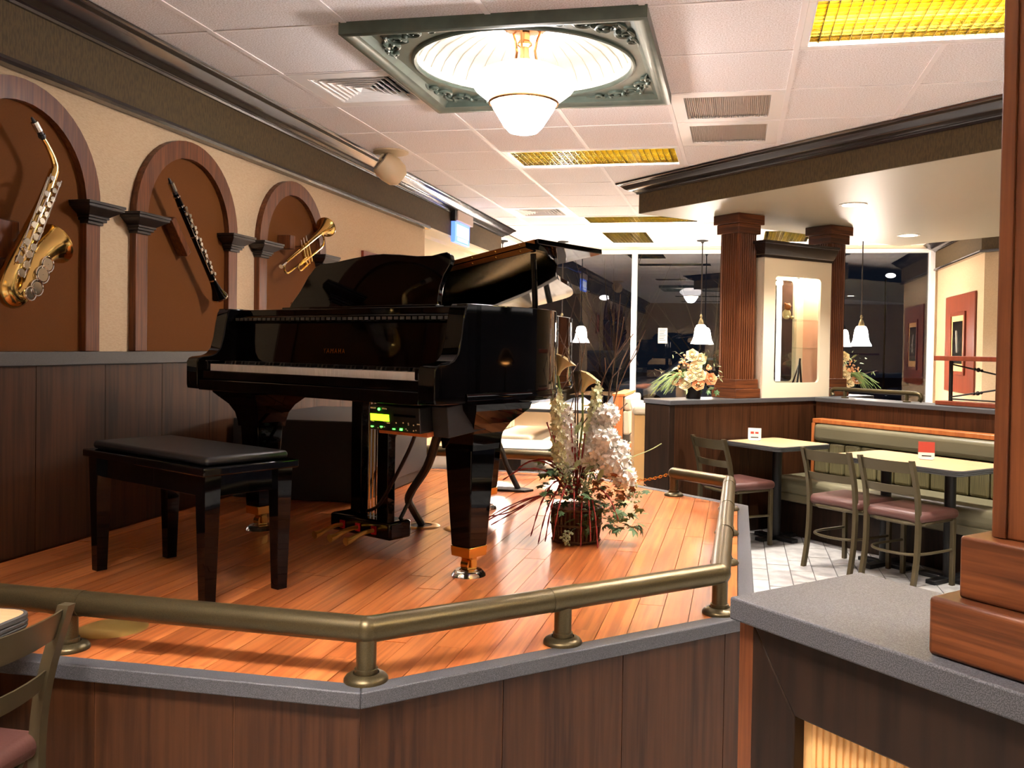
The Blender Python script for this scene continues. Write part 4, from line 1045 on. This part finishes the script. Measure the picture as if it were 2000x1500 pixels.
# --- booth along the second half wall
bo = thing('booth_bench', 'long olive vinyl booth bench with channel-tufted back and oak trim', 'booth', (K2[0]+S2*.1, K2[1]-S2*.1, 0), R(-45))
bl = 2.7
MB().box((.02,-.53,.004),(bl,-.03,.28)).build('bench_base', M['darkoak'], bo, smooth=0)
MB().box((0,-.60,.33),(bl,-.12,.455)).build('seat_cushion', M['vinylolive'], bo, bevel=.045, seg=4)
MB().box((.01,-.58,.27),(bl,-.1,.335)).build('seat_deck', M['vinylolive'], bo, bevel=.01)
chn = MB().box((.003,-.135,.45),(.147,-.055,.70)).mesh('back_channel', M['vinylstripe'], 0)
for k in range(int(bl/.15)):
    o = link('back_channel', chn, bo, TR(.03+k*.15, 0, 0, 0)); b = o.modifiers.new('bevel','BEVEL'); b.width = .022; b.segments = 3
MB().box((.03,-.15,.705),(bl,-.05,.845)).build('back_roll', M['vinylolive'], bo, bevel=.035, seg=4)
MB().box((.0,-.12,.85),(bl,-.004,.885)).build('oak_cap', M['honeyoak'], bo, bevel=.005)
MB().box((.0,-.13,.33),(.028,-.004,.85)).build('oak_end', M['honeyoak'], bo, bevel=.004)
# --- tables
def table(name, label, x, y, rz, lx, ly, h=.735, ped=((0,0),)):
    t = thing(name, label, 'table', (x, y, 0), rz)
    def rr2(a, b, r, n=5):
        P = []
        for cx, cy, g in ((a-r,b-r,0),(-a+r,b-r,90),(-a+r,-b+r,180),(a-r,-b+r,270)):
            for k in range(n+1): P.append((cx+r*cos(R(g+90*k/n)), cy+r*sin(R(g+90*k/n))))
        return P
    MB().prism(rr2(lx/2-.004, ly/2-.004, .05), h-.03, h).build('table_top', M['tabletop'], t, smooth=.5)
    path = rr2(lx/2-.004, ly/2-.004, .05)
    MB().mould([(0,h-.036),(.008,h-.034),(.010,h-.028),(.007,h-.026),(.010,h-.022),(.010,h-.016),(.007,h-.014),(.010,h-.010),(.009,h-.001),(0,h+.0008)], path, closed=True).build('edge_band', M['rubberedge'], t)
    for px_, py_ in ped:
        MB().cyl((px_,py_,.03),(px_,py_,h-.045),.035,16).build('pedestal', M['satin'], t)
        MB().box((px_-.15,py_-.15,h-.05),(px_+.15,py_+.15,h-.036)).build('top_plate', M['satin'], t, smooth=0)
        MB().box((px_-.19,py_-.035,.0),(px_+.19,py_+.035,.028)).box((px_-.035,py_-.19,.0),(px_+.035,py_+.19,.028)).build('cross_foot', M['satin'], t, bevel=.006)
    return t
table('dining_table', 'small square maple table beside the half wall', .31, 7.095, R(-45), .56, .56)
table('dining_table', 'long maple table in front of the olive booth', 1.15, 6.26, R(-45), .98, .58, ped=((-.22,0),(.25,0)))
# table cards
def tcard(x, y, z, rz, label, m, kind):
    t = thing('table_card', label, 'table card', (x, y, z), rz)
    MB().box((-.04,-.02,0),(.04,.02,.006)).build('holder', M['paper'], t, bevel=.002)
    MB().box((-.05,-.002,.006),(.05,.002,.115 if kind else .095)).build('card', m if kind else M['paper'], t, smooth=0)
    if kind: MB().box((-.05,-.0035,.006),(.05,-.002,.045)).build('white_strip', M['paper'], t, smooth=0)
    else: MB().box((-.03,-.0035,.05),(-.005,-.002,.068)).box((.005,-.0035,.052),(.03,-.002,.066)).build('print', M['cardred'], t, smooth=0)
    MB().box((-.028,-.0042,.02),(.03,-.0035,.027)).build('lettering', M['iron'], t, smooth=0)
tcard(.14, 7.165, .7362, R(-10), 'white table card on the small square table', None, 0)
tcard(1.22, 6.29, .7362, R(-12), 'red and white table card on the long table', M['cardred'], 1)
# --- chairs
def make_chair(label):
    t = thing('dining_chair', label, 'chair', (0,0,0), 0, 'bronze ladder-back dining chairs')
    BC = M['bronzechair']
    MB().box((-.205,-.205,.415),(.205,.205,.478)).build('seat_pad', M['seatpad'], t, bevel=.031, seg=5)
    MB().tube([(-.17,.18,.41),(-.19,-.15,.41),(-.1,-.2,.41),(.1,-.2,.41),(.19,-.15,.41),(.17,.18,.41)], .012, 8, closed=True).build('seat_frame', BC, t)
    for s in (-1,1):
        MB().add([(s*.172-.014,.165,.0),(s*.172+.014,.165,.0),(s*.172+.014,.193,.0),(s*.172-.014,.193,.0),(s*.172-.014,.165,.415),(s*.172+.014,.165,.415),(s*.172+.014,.193,.415),(s*.172-.014,.193,.415)], [(0,3,2,1),(4,5,6,7),(0,1,5,4),(1,2,6,5),(2,3,7,6),(3,0,4,7)]).build('front_leg', BC, t, bevel=.003)
        P = cat([(0,-.245,0),(0,-.205,.2),(0,-.195,.42),(0,-.215,.6),(0,-.275,.795)], 4)
        q = MB(); n = len(P)
        vs_ = []
        for (x,y,z) in P: vs_ += [(s*.18-.0125,y-.015,z),(s*.18+.0125,y-.015,z),(s*.18+.0125,y+.015,z),(s*.18-.0125,y+.015,z)]
        fs = [(0,3,2,1), tuple(4*(n-1)+k for k in range(4))]+[(4*i+k,4*i+(k+1)%4,4*i+4+(k+1)%4,4*i+4+k) for i in range(n-1) for k in range(4)]
        q.add(vs_, fs).build('back_leg', BC, t, smooth=.5)
    for z0, z1 in ((.715,.785),(.585,.635)):
        vs_, fs = [], []
        for k in range(9):
            x = -.17+.34*k/8; b = .03*(1-(x/.17)**2)
            for z in (z0, z1):
                yb = -.275+(.795-z)*.30; vs_ += [(x,yb-b-.003,z),(x,yb-b+.003,z)]
        for k in range(8):
            a = 4*k; b = a+4; fs += [(a,b,b+2,a+2),(a+1,a+3,b+3,b+1),(a,a+1,b+1,b),(a+2,b+2,b+3,a+3)]
        fs += [(0,2,3,1),(32,33,35,34)]
        MB().add(vs_, fs).build('back_slat', BC, t, smooth=.7)
    MB().tube(cat([(-.172,.178,.22),(-.172,-.1,.225),(-.12,-.205,.225),(0,-.235,.225),(.12,-.205,.225),(.172,-.1,.225),(.172,.178,.22)]), .009, 8).build('stretcher', BC, t)
    return t
c0 = make_chair('bronze ladder-back chair with mauve seat at the small square table')
c0.location = (.01, 6.86, 0); c0.rotation_euler = (0,0,R(-50))
dup(c0, (.755, 6.30, 0), R(-43), 'bronze ladder-back chair at the end of the long table nearest the stage')
dup(c0, (1.075, 5.96, 0), R(-44), 'bronze ladder-back chair at the middle of the long table')
dup(c0, (-1.84, 1.715, 0), R(90), 'bronze ladder-back chair close in front of the stage corner')
dup(c0, (-1.12, 6.55, 0), R(100), 'bronze ladder-back chair beside the table behind the stage')
table('dining_table', 'maple table with ribbed edge close in front of the stage', -2.05, 1.64, R(4), .72, .6, .75, ped=((-.15,0),))
# --- foreground counter wall and post
CO = (-.005, 1.422)
fc = thing('counter_wall', 'dark oak half wall with grey speckled cap and tan reeded panel', 'partition', (*CO, 0), R(-45))
MB().box((0,0,KZ-.035),(2.2,.31,KZ)).build('cap', M['grey'], fc, bevel=.0035)
MB().box((.03,.05,.003),(2.2,.27,KZ-.036)).build('wall_core', M['darkoak'], fc, smooth=0)
MB().box((.002,.022,0),(.03,.288,KZ-.036)).build('end_panel', M['oak'], fc, smooth=0)
MB().prism([(.03,0),(.115,0),(.115,KZ-.036-.115),(.03,KZ-.036)], .0, .03, Matrix(((1,0,0,0),(0,0,1,.02),(0,1,0,0),(0,0,0,1)))).build('stile', M['darkoak'], fc, bevel=.003)
MB().prism([(.03,KZ-.036),(.115,KZ-.036-.115),(2.2,KZ-.036-.115),(2.2,KZ-.036)], .0, .03, Matrix(((1,0,0,0),(0,0,1,.02),(0,1,0,0),(0,0,0,1)))).build('top_rail', M['darkoak'], fc, bevel=.003)
rbm = MB().tube([(0,0,.05),(0,0,KZ-.155)], .0058, 8).mesh('reed', M['tan'])
MB().box((.115,.042,.0),(2.2,.05,KZ-.15)).build('reed_backing', M['tan'], fc, smooth=0)
for k in range(70): link('reed', rbm, fc, TR(.135+k*.0118, .043, 0))
ps = thing('oak_post', 'square red oak post with stepped base standing on the grey counter', 'post', (CO[0]+S2*(.322+.13)+S2*(.027+.128), CO[1]-S2*(.322+.13)+S2*(.027+.128), KZ+.0005), R(-45))
MB().box((-.13,-.128,0),(.13,.128,.074)).build('base_block', M['oakH'], ps, bevel=.006, seg=3)
MB().box((-.105,-.103,.074),(.105,.103,.152)).build('base_block', M['oakH'], ps, bevel=.004, seg=3)
HP = CZ-KZ-.002
MB().box((-.077,-.075,.152),(.077,.075,HP)).build('shaft', M['oak'], ps, bevel=.003)
for s in range(4):
    for a in (-1,1):
        MB().box((a*.077-.017*(a > 0)-.0*(a < 0), -.079, .153),(a*.077+.017*(a < 0), -.075, HP-.001), Matrix.Rotation(s*PI/2,4,'Z')).build('corner_board', M['oak'], ps, bevel=.001)
# --- bronze hand rail on the half wall
t = thing('cap_rail', 'short bronze pipe rail with curled ends on the half wall cap', 'railing', (.80, 7.86, KZ), R(-45))
MB().tube(cat([(-.02,0,.015),(-.035,0,.04),(-.02,0,.065),(.02,0,.07)])+[(.75,0,.07)]+cat([(.79,0,.065),(.805,0,.04),(.79,0,.015)]), .018, 12).build('pipe', M['bronze'], t)
for x in (.1,.68): MB().lathe([(.015,.07),(.015,.012),(.03,.01),(.032,.0),(.001,0)], 14, TR(x,0,.001)).build('post', M['bronze'], t)
# --- iron and oak divider at the right
t = thing('iron_divider', 'oak topped divider with black wrought iron braces on the half wall', 'divider', (1.50, 7.16, KZ+.002), R(-45))
MB().box((-.05,-.06,.325),(1.4,.06,.36)).build('oak_top', M['rosewood'], t, bevel=.004); MB().box((-.03,-.06,.0),(1.4,.06,.03)).build('oak_sill', M['rosewood'], t, bevel=.003)
ir = MB().box((.045,-.01,.03),(.065,.01,.325)).build('iron_upright', M['iron'], t, smooth=0)
for z0, z1 in ((.3,.24),(.06,.12)):
    MB().cyl((.06,0,z0),(.75,0,z1+(z1-z0)*1.2),.006,8).build('iron_brace', M['iron'], t)
    for q in (.2,.23,.26): MB().ball((.06+q*.9,0,z0+(z1-z0)*2.2*q*1.2),.016 if q == .23 else .011,10,6).build('iron_knot', M['iron'], t)
MB().cyl((.06,0,.045),(1.3,0,.045),.006,8).build('iron_bar', M['iron'], t)
# --- arrangements on the half wall
def small_arr(x, y, z, label, flip, seed):
    rg = random.Random(seed)
    t = thing('flower_arrangement', label, 'flowers', (x, y, z))
    MB().lathe([(.001,.0),(.055,.0),(.06,.03),(.062,.09),(.055,.095),(.001,.09)], 20).build('vase', M['iron'], t)
    s = -1 if flip else 1
    rose = MB()
    for ly in range(4):
        for k in range(6):
            a = 2*PI*k/6+ly*.5; r = .012+.013*ly; h = .035-.007*ly
            rose.add([(r*.5*cos(a),r*.5*sin(a),0),(r*cos(a-.6),r*sin(a-.6),h),(r*1.15*cos(a),r*1.15*sin(a),h+.004),(r*cos(a+.6),r*sin(a+.6),h)], [(0,1,2,3)])
    rose.ball((0,0,.02),.016,8,5)
    R1, R2 = rose.mesh('rose', M['creampetal'], .8), rose.mesh('rose', M['peach'], .8)
    for k, (a, b, c) in enumerate(((-.01,-.06,.33),(.05,-.05,.30),(-.13,-.05,.14),(-.02,-.08,.17),(.05,-.07,.18),(.13,-.05,.15),(.02,-.07,.24),(-.06,-.06,.11),(.04,-.08,.11))):
        link('rose', R1 if k % 3 != 2 else R2, t, TR(s*a, b, c, 0, R(70), R(s*a*150), .92))
    e = MB()
    for k in range(60):
        c = ((-.08,-.04,.27),(-.02,-.06,.22),(.1,-.04,.22),(-.1,-.05,.2))[k % 4]; e.ball((s*c[0]+rg.gauss(0,.022), c[1]+rg.gauss(0,.02), c[2]+rg.gauss(0,.025)), rg.uniform(.006,.011), 6, 4)
    o = e.build('berry_cluster', M['peach'], t); o['kind'] = 'stuff'
    spray(t, LP, 'pale_leaf', 34, (0,-.02,.2), (.1,.04,.07), (.5,.9), rg)
    spray(t, LF, 'leaf', 24, (0,-.02,.16), (.08,.04,.06), (.5,.9), rg)
    gr = MB()
    for k in range(34):
        ex = s*-(.16+.16*rg.random()); gr.tube(cat([(s*-.04,-.04,.17),(ex*.6,-.07-.03*rg.random(),.2-.05*rg.random()),(ex,-.1-.05*rg.random(),.02+.1*rg.random())], 4), .0018, 4)
    o = gr.build('trailing_grass', M['grass'], t); o['kind'] = 'stuff'
    for ex, ez in ((-.14,.36),(.1,.36),(.2,.27),(-.3,.22),(.22,.18)):
        MB().tube(cat([(0,0,.12),(s*ex*.5,-.02,ez*.8),(s*ex,-.03,ez)], 4), .0025, 5).build('twig', M['twig'], t)
        spray(t, LP, 'pale_leaf', 4, (s*ex*.9,-.03,ez*.96), (.02,.01,.02), (.35,.55), rg)
small_arr(-.33, 7.08, KZ+.001, 'peach and cream flower arrangement left of the first fluted column', False, 4)
small_arr(.90, 8.37, KZ+.001, 'peach and cream flower arrangement beyond the second fluted column', True, 9)

# ================================================================== PENDANTS BY THE WINDOWS
def pendant(x, y, label, zb=1.50):
    t = thing('pendant_lamp', label, 'pendant lamp', (x, y, zb), 0, 'bell glass pendant lamps')
    top = CZ-zb
    MB().lathe([(.001,top),(.07,top-.002),(.068,top-.012),(.02,top-.022),(.01,top-.04),(.001,top-.04)], 20).build('canopy', M['iron'], t)
    MB().cyl((0,0,.34),(0,0,top-.03),.007,8).build('stem', M['iron'], t)
    MB().lathe([(.001,.36),(.012,.35),(.018,.33),(.01,.31),(.02,.29),(.032,.26),(.036,.24),(.036,.225),(.001,.225)], 16).build('socket_cap', M['bronze'], t)
    MB().lathe([(.035,.228),(.055,.215),(.07,.18),(.078,.13),(.084,.08),(.095,.045),(.115,.012),(.118,0)], 24).build('glass_bell', M['pendglass'], t)
    return t
pendant(-2.15, 11.1, 'lit bell glass pendant by the window beyond the piano lid')
pendant(-.44, 11.1, 'lit bell glass pendant left of the first fluted column')
pendant(1.38, 10.9, 'lit bell glass pendant over the far flower arrangement')
pendant(-2.9, 11.0, 'lit bell glass pendant in the left window corner')

# ================================================================== SCREEN ON THE HEADER
t = thing('menu_screen', 'small glowing blue screen hung on the olive header', 'screen', (XW+.036, 8.32, 2.42))
MB().box((.0,-.27,.16),(.045,-.23,.3)).build('dark_edge', M['satin'], t, smooth=0)
MB().box((.0,-.22,.17),(.06,.27,.29)).build('cover', M['signpanel'], t, bevel=.006)
MB().box((.0,-.25,-.03),(.04,.22,.17)).build('screen_body', M['screenblue'], t, bevel=.006)
MB().box((.041,-.2,.03),(.044,.17,.14)).build('lit_window', M['screenwhite'], t, smooth=0)
MB().box((.041,-.17,-.01),(.044,-.02,.02)).box((.041,.0,-.01),(.044,.15,.02)).build('lit_strip', M['screenwhite'], t, smooth=0)
t = thing('wall_monitor', 'cyan monitor glowing on the passage wall', 'screen', (-5.05, 9.2, 1.75))
MB().box((0,-.5,-.3),(.05,.5,.3)).build('bezel', M['satin'], t, bevel=.01); MB().box((.05,-.46,-.26),(.054,.46,.26)).build('display', M['screencyan'], t, smooth=0)

# ================================================================== BOOTHS BY THE WINDOWS, LEFT
def booth(x, y, w, face, label, vin):
    t = thing('window_booth', label, 'booth', (x, y, 0), 0)
    f = face
    def B(a, b): 
        xs_ = sorted((a[0]*f, b[0]*f)); return (xs_[0],a[1],a[2]), (xs_[1],b[1],b[2])
    MB().box(*B((.06,-w/2+.03,.002),(.46,w/2,.3))).build('bench_base', M['darkoak'], t, smooth=0)
    MB().box(*B((-.02,-w/2,.26),(.54,-w/2+.03,.36))).build('oak_rail', M['honeyoak'], t, bevel=.003)
    MB().box(*B((.08,-w/2+.03,.36),(.56,w/2,.47))).build('seat_cushion', M[vin], t, bevel=.035, seg=3)
    MB().box(*B((-.10,-w/2+.03,.3),(-.0,w/2,.88))).build('back_board', M['darkoak'], t, smooth=0)
    MB().box(*B((-.11,-w/2,.002),(.0,-w/2+.03,.9))).build('oak_end', M['honeyoak'], t, bevel=.004)
    MB().box(*B((-.12,-w/2-.005,.885),(.02,w/2,.915))).build('oak_cap', M['honeyoak'], t, bevel=.004)
    n = int(w/.14)
    for k in range(n):
        o = MB().box(*B((.0,-w/2+.032+k*(w-.03)/n+.002,.45),(.075,-w/2+.03+(k+1)*(w-.03)/n-.002,.72))).build('back_channel', M[vin], t, bevel=.018)
    MB().box(*B((.0,-w/2+.03,.725),(.09,w/2,.88))).build('back_roll', M[vin], t, bevel=.03, seg=3)
booth(-1.26, 10.75, 1.1, 1, 'cream booth bench with oak end panel facing the half wall', 'vinylcream')
booth(-2.72, 10.1, 1.3, 1, 'cream channel-back booth bench behind the piano', 'vinylcream')
table('dining_table', 'maple booth table by the windows beside the cream bench', -1.95, 10.25, 0, .8, 1.2, .755)
table('dining_table', 'maple table standing right behind the stage back railing', -1.75, 6.30, R(3), 1.0, .6, .735)
t = thing('end_screen', 'tan speckled low partition with cream bolster beside the half wall end', 'partition', (-.80, 7.75, 0), R(8))
MB().box((-.055,-.02,0),(.055,.9,.86)).build('panel', M['tanwall'], t, bevel=.004); MB().box((-.07,-.03,.86),(.07,.9,.94)).build('bolster', M['vinylcream'], t, bevel=.03, seg=3)

# ================================================================== PICTURE ON RIGHT WALL
t = thing('framed_picture', 'wide mahogany framed black picture on the far right wall', 'picture', (2.358, 10.55, 1.54))
PM = Matrix(((0,0,-1,0),(1,0,0,0),(0,1,0,0),(0,0,0,1)))
def pbox(a, b, d0, d1): return MB().box((-d1,a[0],a[1]),(-d0,b[0],b[1]))
pbox((-.7,-.53),(.62,.53),0,.02).build('board', M['rosewood'], t, bevel=.006)
for a, b in (((-.36,-.34),(-.31,.34)),((.26,-.34),(.31,.34)),((-.31,-.34),(.26,-.30)),((-.31,.30),(.26,.34))): pbox(a, b, .02, .04).build('moulding', M['rosewood'], t, bevel=.004)
pbox((-.31,-.30),(.26,.30),.02,.026).build('gold_mat', M['tan'], t, smooth=0)
pbox((-.24,-.22),(.2,.24),.026,.03).build('print', M['picblack'], t, smooth=0)
MB().tube([(-.032,-.02,-.1),(-.034,.0,.05),(-.032,.03,.14)], .006, 6).build('drawn_line', M['ventgrey'], t)

# ================================================================== OUTSIDE
gd = struct(MB().box((-30, YB+.16, -.25), (40, 60, -.15)).build('ground', M['asphalt'], smooth=0))
sb = MB(); nx_, ny_ = 60, 8; rs = random.Random(2)
hs = [[.35*math.sin(PI*j/(ny_-1))*(.7+.6*rs.random()) for i in range(nx_)] for j in range(ny_)]
sb.add([(-6+12*i/(nx_-1), YB+.3+1.5*j/(ny_-1), -.16+2.1*hs[j][i]) for j in range(ny_) for i in range(nx_)], [(j*nx_+i,j*nx_+i+1,(j+1)*nx_+i+1,(j+1)*nx_+i) for j in range(ny_-1) for i in range(nx_-1)])
o = sb.build('snow_bank', M['snow'], smooth=1.2); tag(o, 'snow bank piled against the windows outside', 'snow'); o['kind'] = 'stuff'
def car(x, y, rz, paint, label):
    t = thing('parked_car', label, 'car', (x, y, -.15), rz)
    pr = [(-2.2,.35),(-2.2,.75),(-1.9,.88),(-1.3,.95),(-.75,1.4),(.8,1.42),(1.45,.98),(2.1,.9),(2.25,.7),(2.25,.35)]
    def ext(p, y0, y1): return MB().add([(a,y0,b) for a,b in p]+[(a,y1,b) for a,b in p], [tuple(range(len(p))), tuple(range(2*len(p)-1,len(p)-1,-1))]+[(i,(i+1)%len(p),len(p)+(i+1)%len(p),len(p)+i) for i in range(len(p))])
    ext(pr, -.85, .85).build('body', paint, t, bevel=.05, seg=3)
    for s in (-1,1):
        ext([(-1.1,.98),(-.7,1.34),(.0,1.36),(.0,.98)], s*.855-.005, s*.855+.005).build('side_window', M['darkglass'], t, smooth=0)
        ext([(.06,.98),(.06,1.36),(.75,1.36),(1.25,.98)], s*.855-.005, s*.855+.005).build('side_window', M['darkglass'], t, smooth=0)
        for wx in (-1.4,1.4):
            wh = MB().cyl((wx,s*.72,.31),(wx,s*.88,.31),.31,20).build('wheel', M['tyre'], t)
            MB().cyl((wx,s*.87,.31),(wx,s*.89,.31),.19,16).build('hubcap', M['silver'], wh)
    MB().box((2.2,-.7,.6),(2.27,-.4,.72)).box((2.2,.4,.6),(2.27,.7,.72)).build('tail_light_bar', M['cardred'], t, smooth=0)
car(4.9, 18.2, R(8), M['carpaint'], 'dark car parked outside the right window')
car(-.6, 20.5, R(12), M['carlight'], 'pale car parked outside behind the display case')
def bare_tree(x, y, h, label, seed):
    rg = random.Random(seed); t = thing('bare_tree', label, 'tree', (x, y, -.15))
    tr = MB().tube(cat([(0,0,0),(.03,0,h*.2),(-.02,.02,h*.4),(.03,0,h*.55)]), lerp_r([.045,.04,.03,.02]), 8).build('trunk', M['bark'], t)
    for k in range(16):
        A = Vector((rg.uniform(-.03,.03),0,h*(.2+.35*rg.random()))); a = rg.uniform(0,2*PI); d = Vector((cos(a)*.6,sin(a)*.35,rg.uniform(.7,1.3)))
        B = A+d*h*.3; C = B+(d+Vector((rg.uniform(-.3,.3),0,.2)))*h*.2
        b = MB().tube(cat([A,B,C],4), lerp_r([.016,.01,.003],4), 5)
        for q in range(6):
            P = A.lerp(B, .4+.1*q) if q < 4 else B.lerp(C, .3*q-1); b.tube([P, P+Vector((rg.uniform(-.4,.4),rg.uniform(-.2,.2),rg.uniform(.1,.5)))*h*.16], [.005,.0015], 4)
        b.build('branch', M['bark'], t)
bare_tree(-.35, 15.3, 3.6, 'bare young tree outside the window left of the columns', 1)
bare_tree(-2.1, 15.8, 3.2, 'bare young tree outside the window beyond the piano', 3)
for k, (x, y, z) in enumerate(((3.6,24,3.3),(2.4,26,2.6),(-3.3,22,2.6))):
    t = thing('street_lamp', 'tall lit lamp post on the dark car park', 'street lamp', (x, y, -.15), 0, 'lit lamp posts across the car park')
    MB().tube([(0,0,0),(0,0,z+.1),(.1,-.1,z+.25)], .025, 8).build('pole', M['iron'], t); MB()      .ball((.1,-.1,z+.2),.09,10,6,sc=(1.4,1,.7)).build('lamp_head', M['lampglass'], t)
# paper notice taped on the window
t = thing('window_notice', 'white paper notice taped to the window glass', 'notice', (-.955, YB+.055, 1.60))
MB().box((-.06,-.004,-.1),(.06,.0,.1)).build('sheet', M['notice'], t, smooth=0)
e = MB()
for k in range(7): e.box((-.045,-.0048,.07-k*.022),(.04-(k % 3)*.012,-.004,.075-k*.022))
e.build('print_lines', M['iron'], t, smooth=0)

# ================================================================== SERVICE COUNTER BY THE RIGHT WALL (seen mirrored in the piano side)
sc = thing('service_counter', 'slate blue service counter with steel top by the right wall', 'counter', (XR-.55, 5.0, 0))
MB().box((-.3,-1.8,.1),(.3,1.8,.9)).build('front_panel', M['slatewall'], sc, smooth=0); MB().box((-.26,-1.8,0),(.3,1.8,.1)).build('toe_kick', M['darkoak'], sc, smooth=0)
MB().box((-.36,-1.85,.9),(.34,1.85,.94)).build('counter_top', M['silver'], sc, bevel=.006)
struct(MB().box((XR-.03, 2.62, .81),(XR-.002, 7.4, 2.6)).build('wall_service', M['slatewall'], smooth=0))
for k in range(3):
    t = thing('menu_board', ['lit white menu board with red header nearest the right windows', 'lit white menu board with red header in the middle above the service counter', 'lit white menu board with red header at the soffit end of the counter'][k], 'menu board', (XR-.04, 3.9+k*1.05, 1.75), 0, 'menu boards over the service counter')
    MB().box((-.05,-.48,0),(.0,.48,.6)).build('box_frame', M['satin'], t, bevel=.006)
    MB().box((-.054,-.45,.03),(-.05,.45,.42)).build('white_panel', M['menuwhite'], t, smooth=0); MB().box((-.054,-.45,.44),(-.05,.45,.57)).build('red_header', M['menured'], t, smooth=0)
for k in range(2):
    t = thing('heat_lamp', ['glowing copper heat lamp on the service counter beside the windows', 'glowing copper heat lamp on the service counter near the booth'][k], 'heat lamp', (XR-.6, 4.55+k*.7, .941))
    MB().lathe([(.001,0),(.09,0),(.09,.015),(.012,.02),(.012,.4),(.001,.4)], 16).build('stand', M['iron'], t)
    MB().lathe([(.02,.47),(.05,.45),(.1,.36),(.105,.34)], 20).build('shade', M['antiqbrass'], t); MB().ball((0,0,.37),.06,12,8,sc=(1,1,.8)).build('bulb', M['heat'], t)
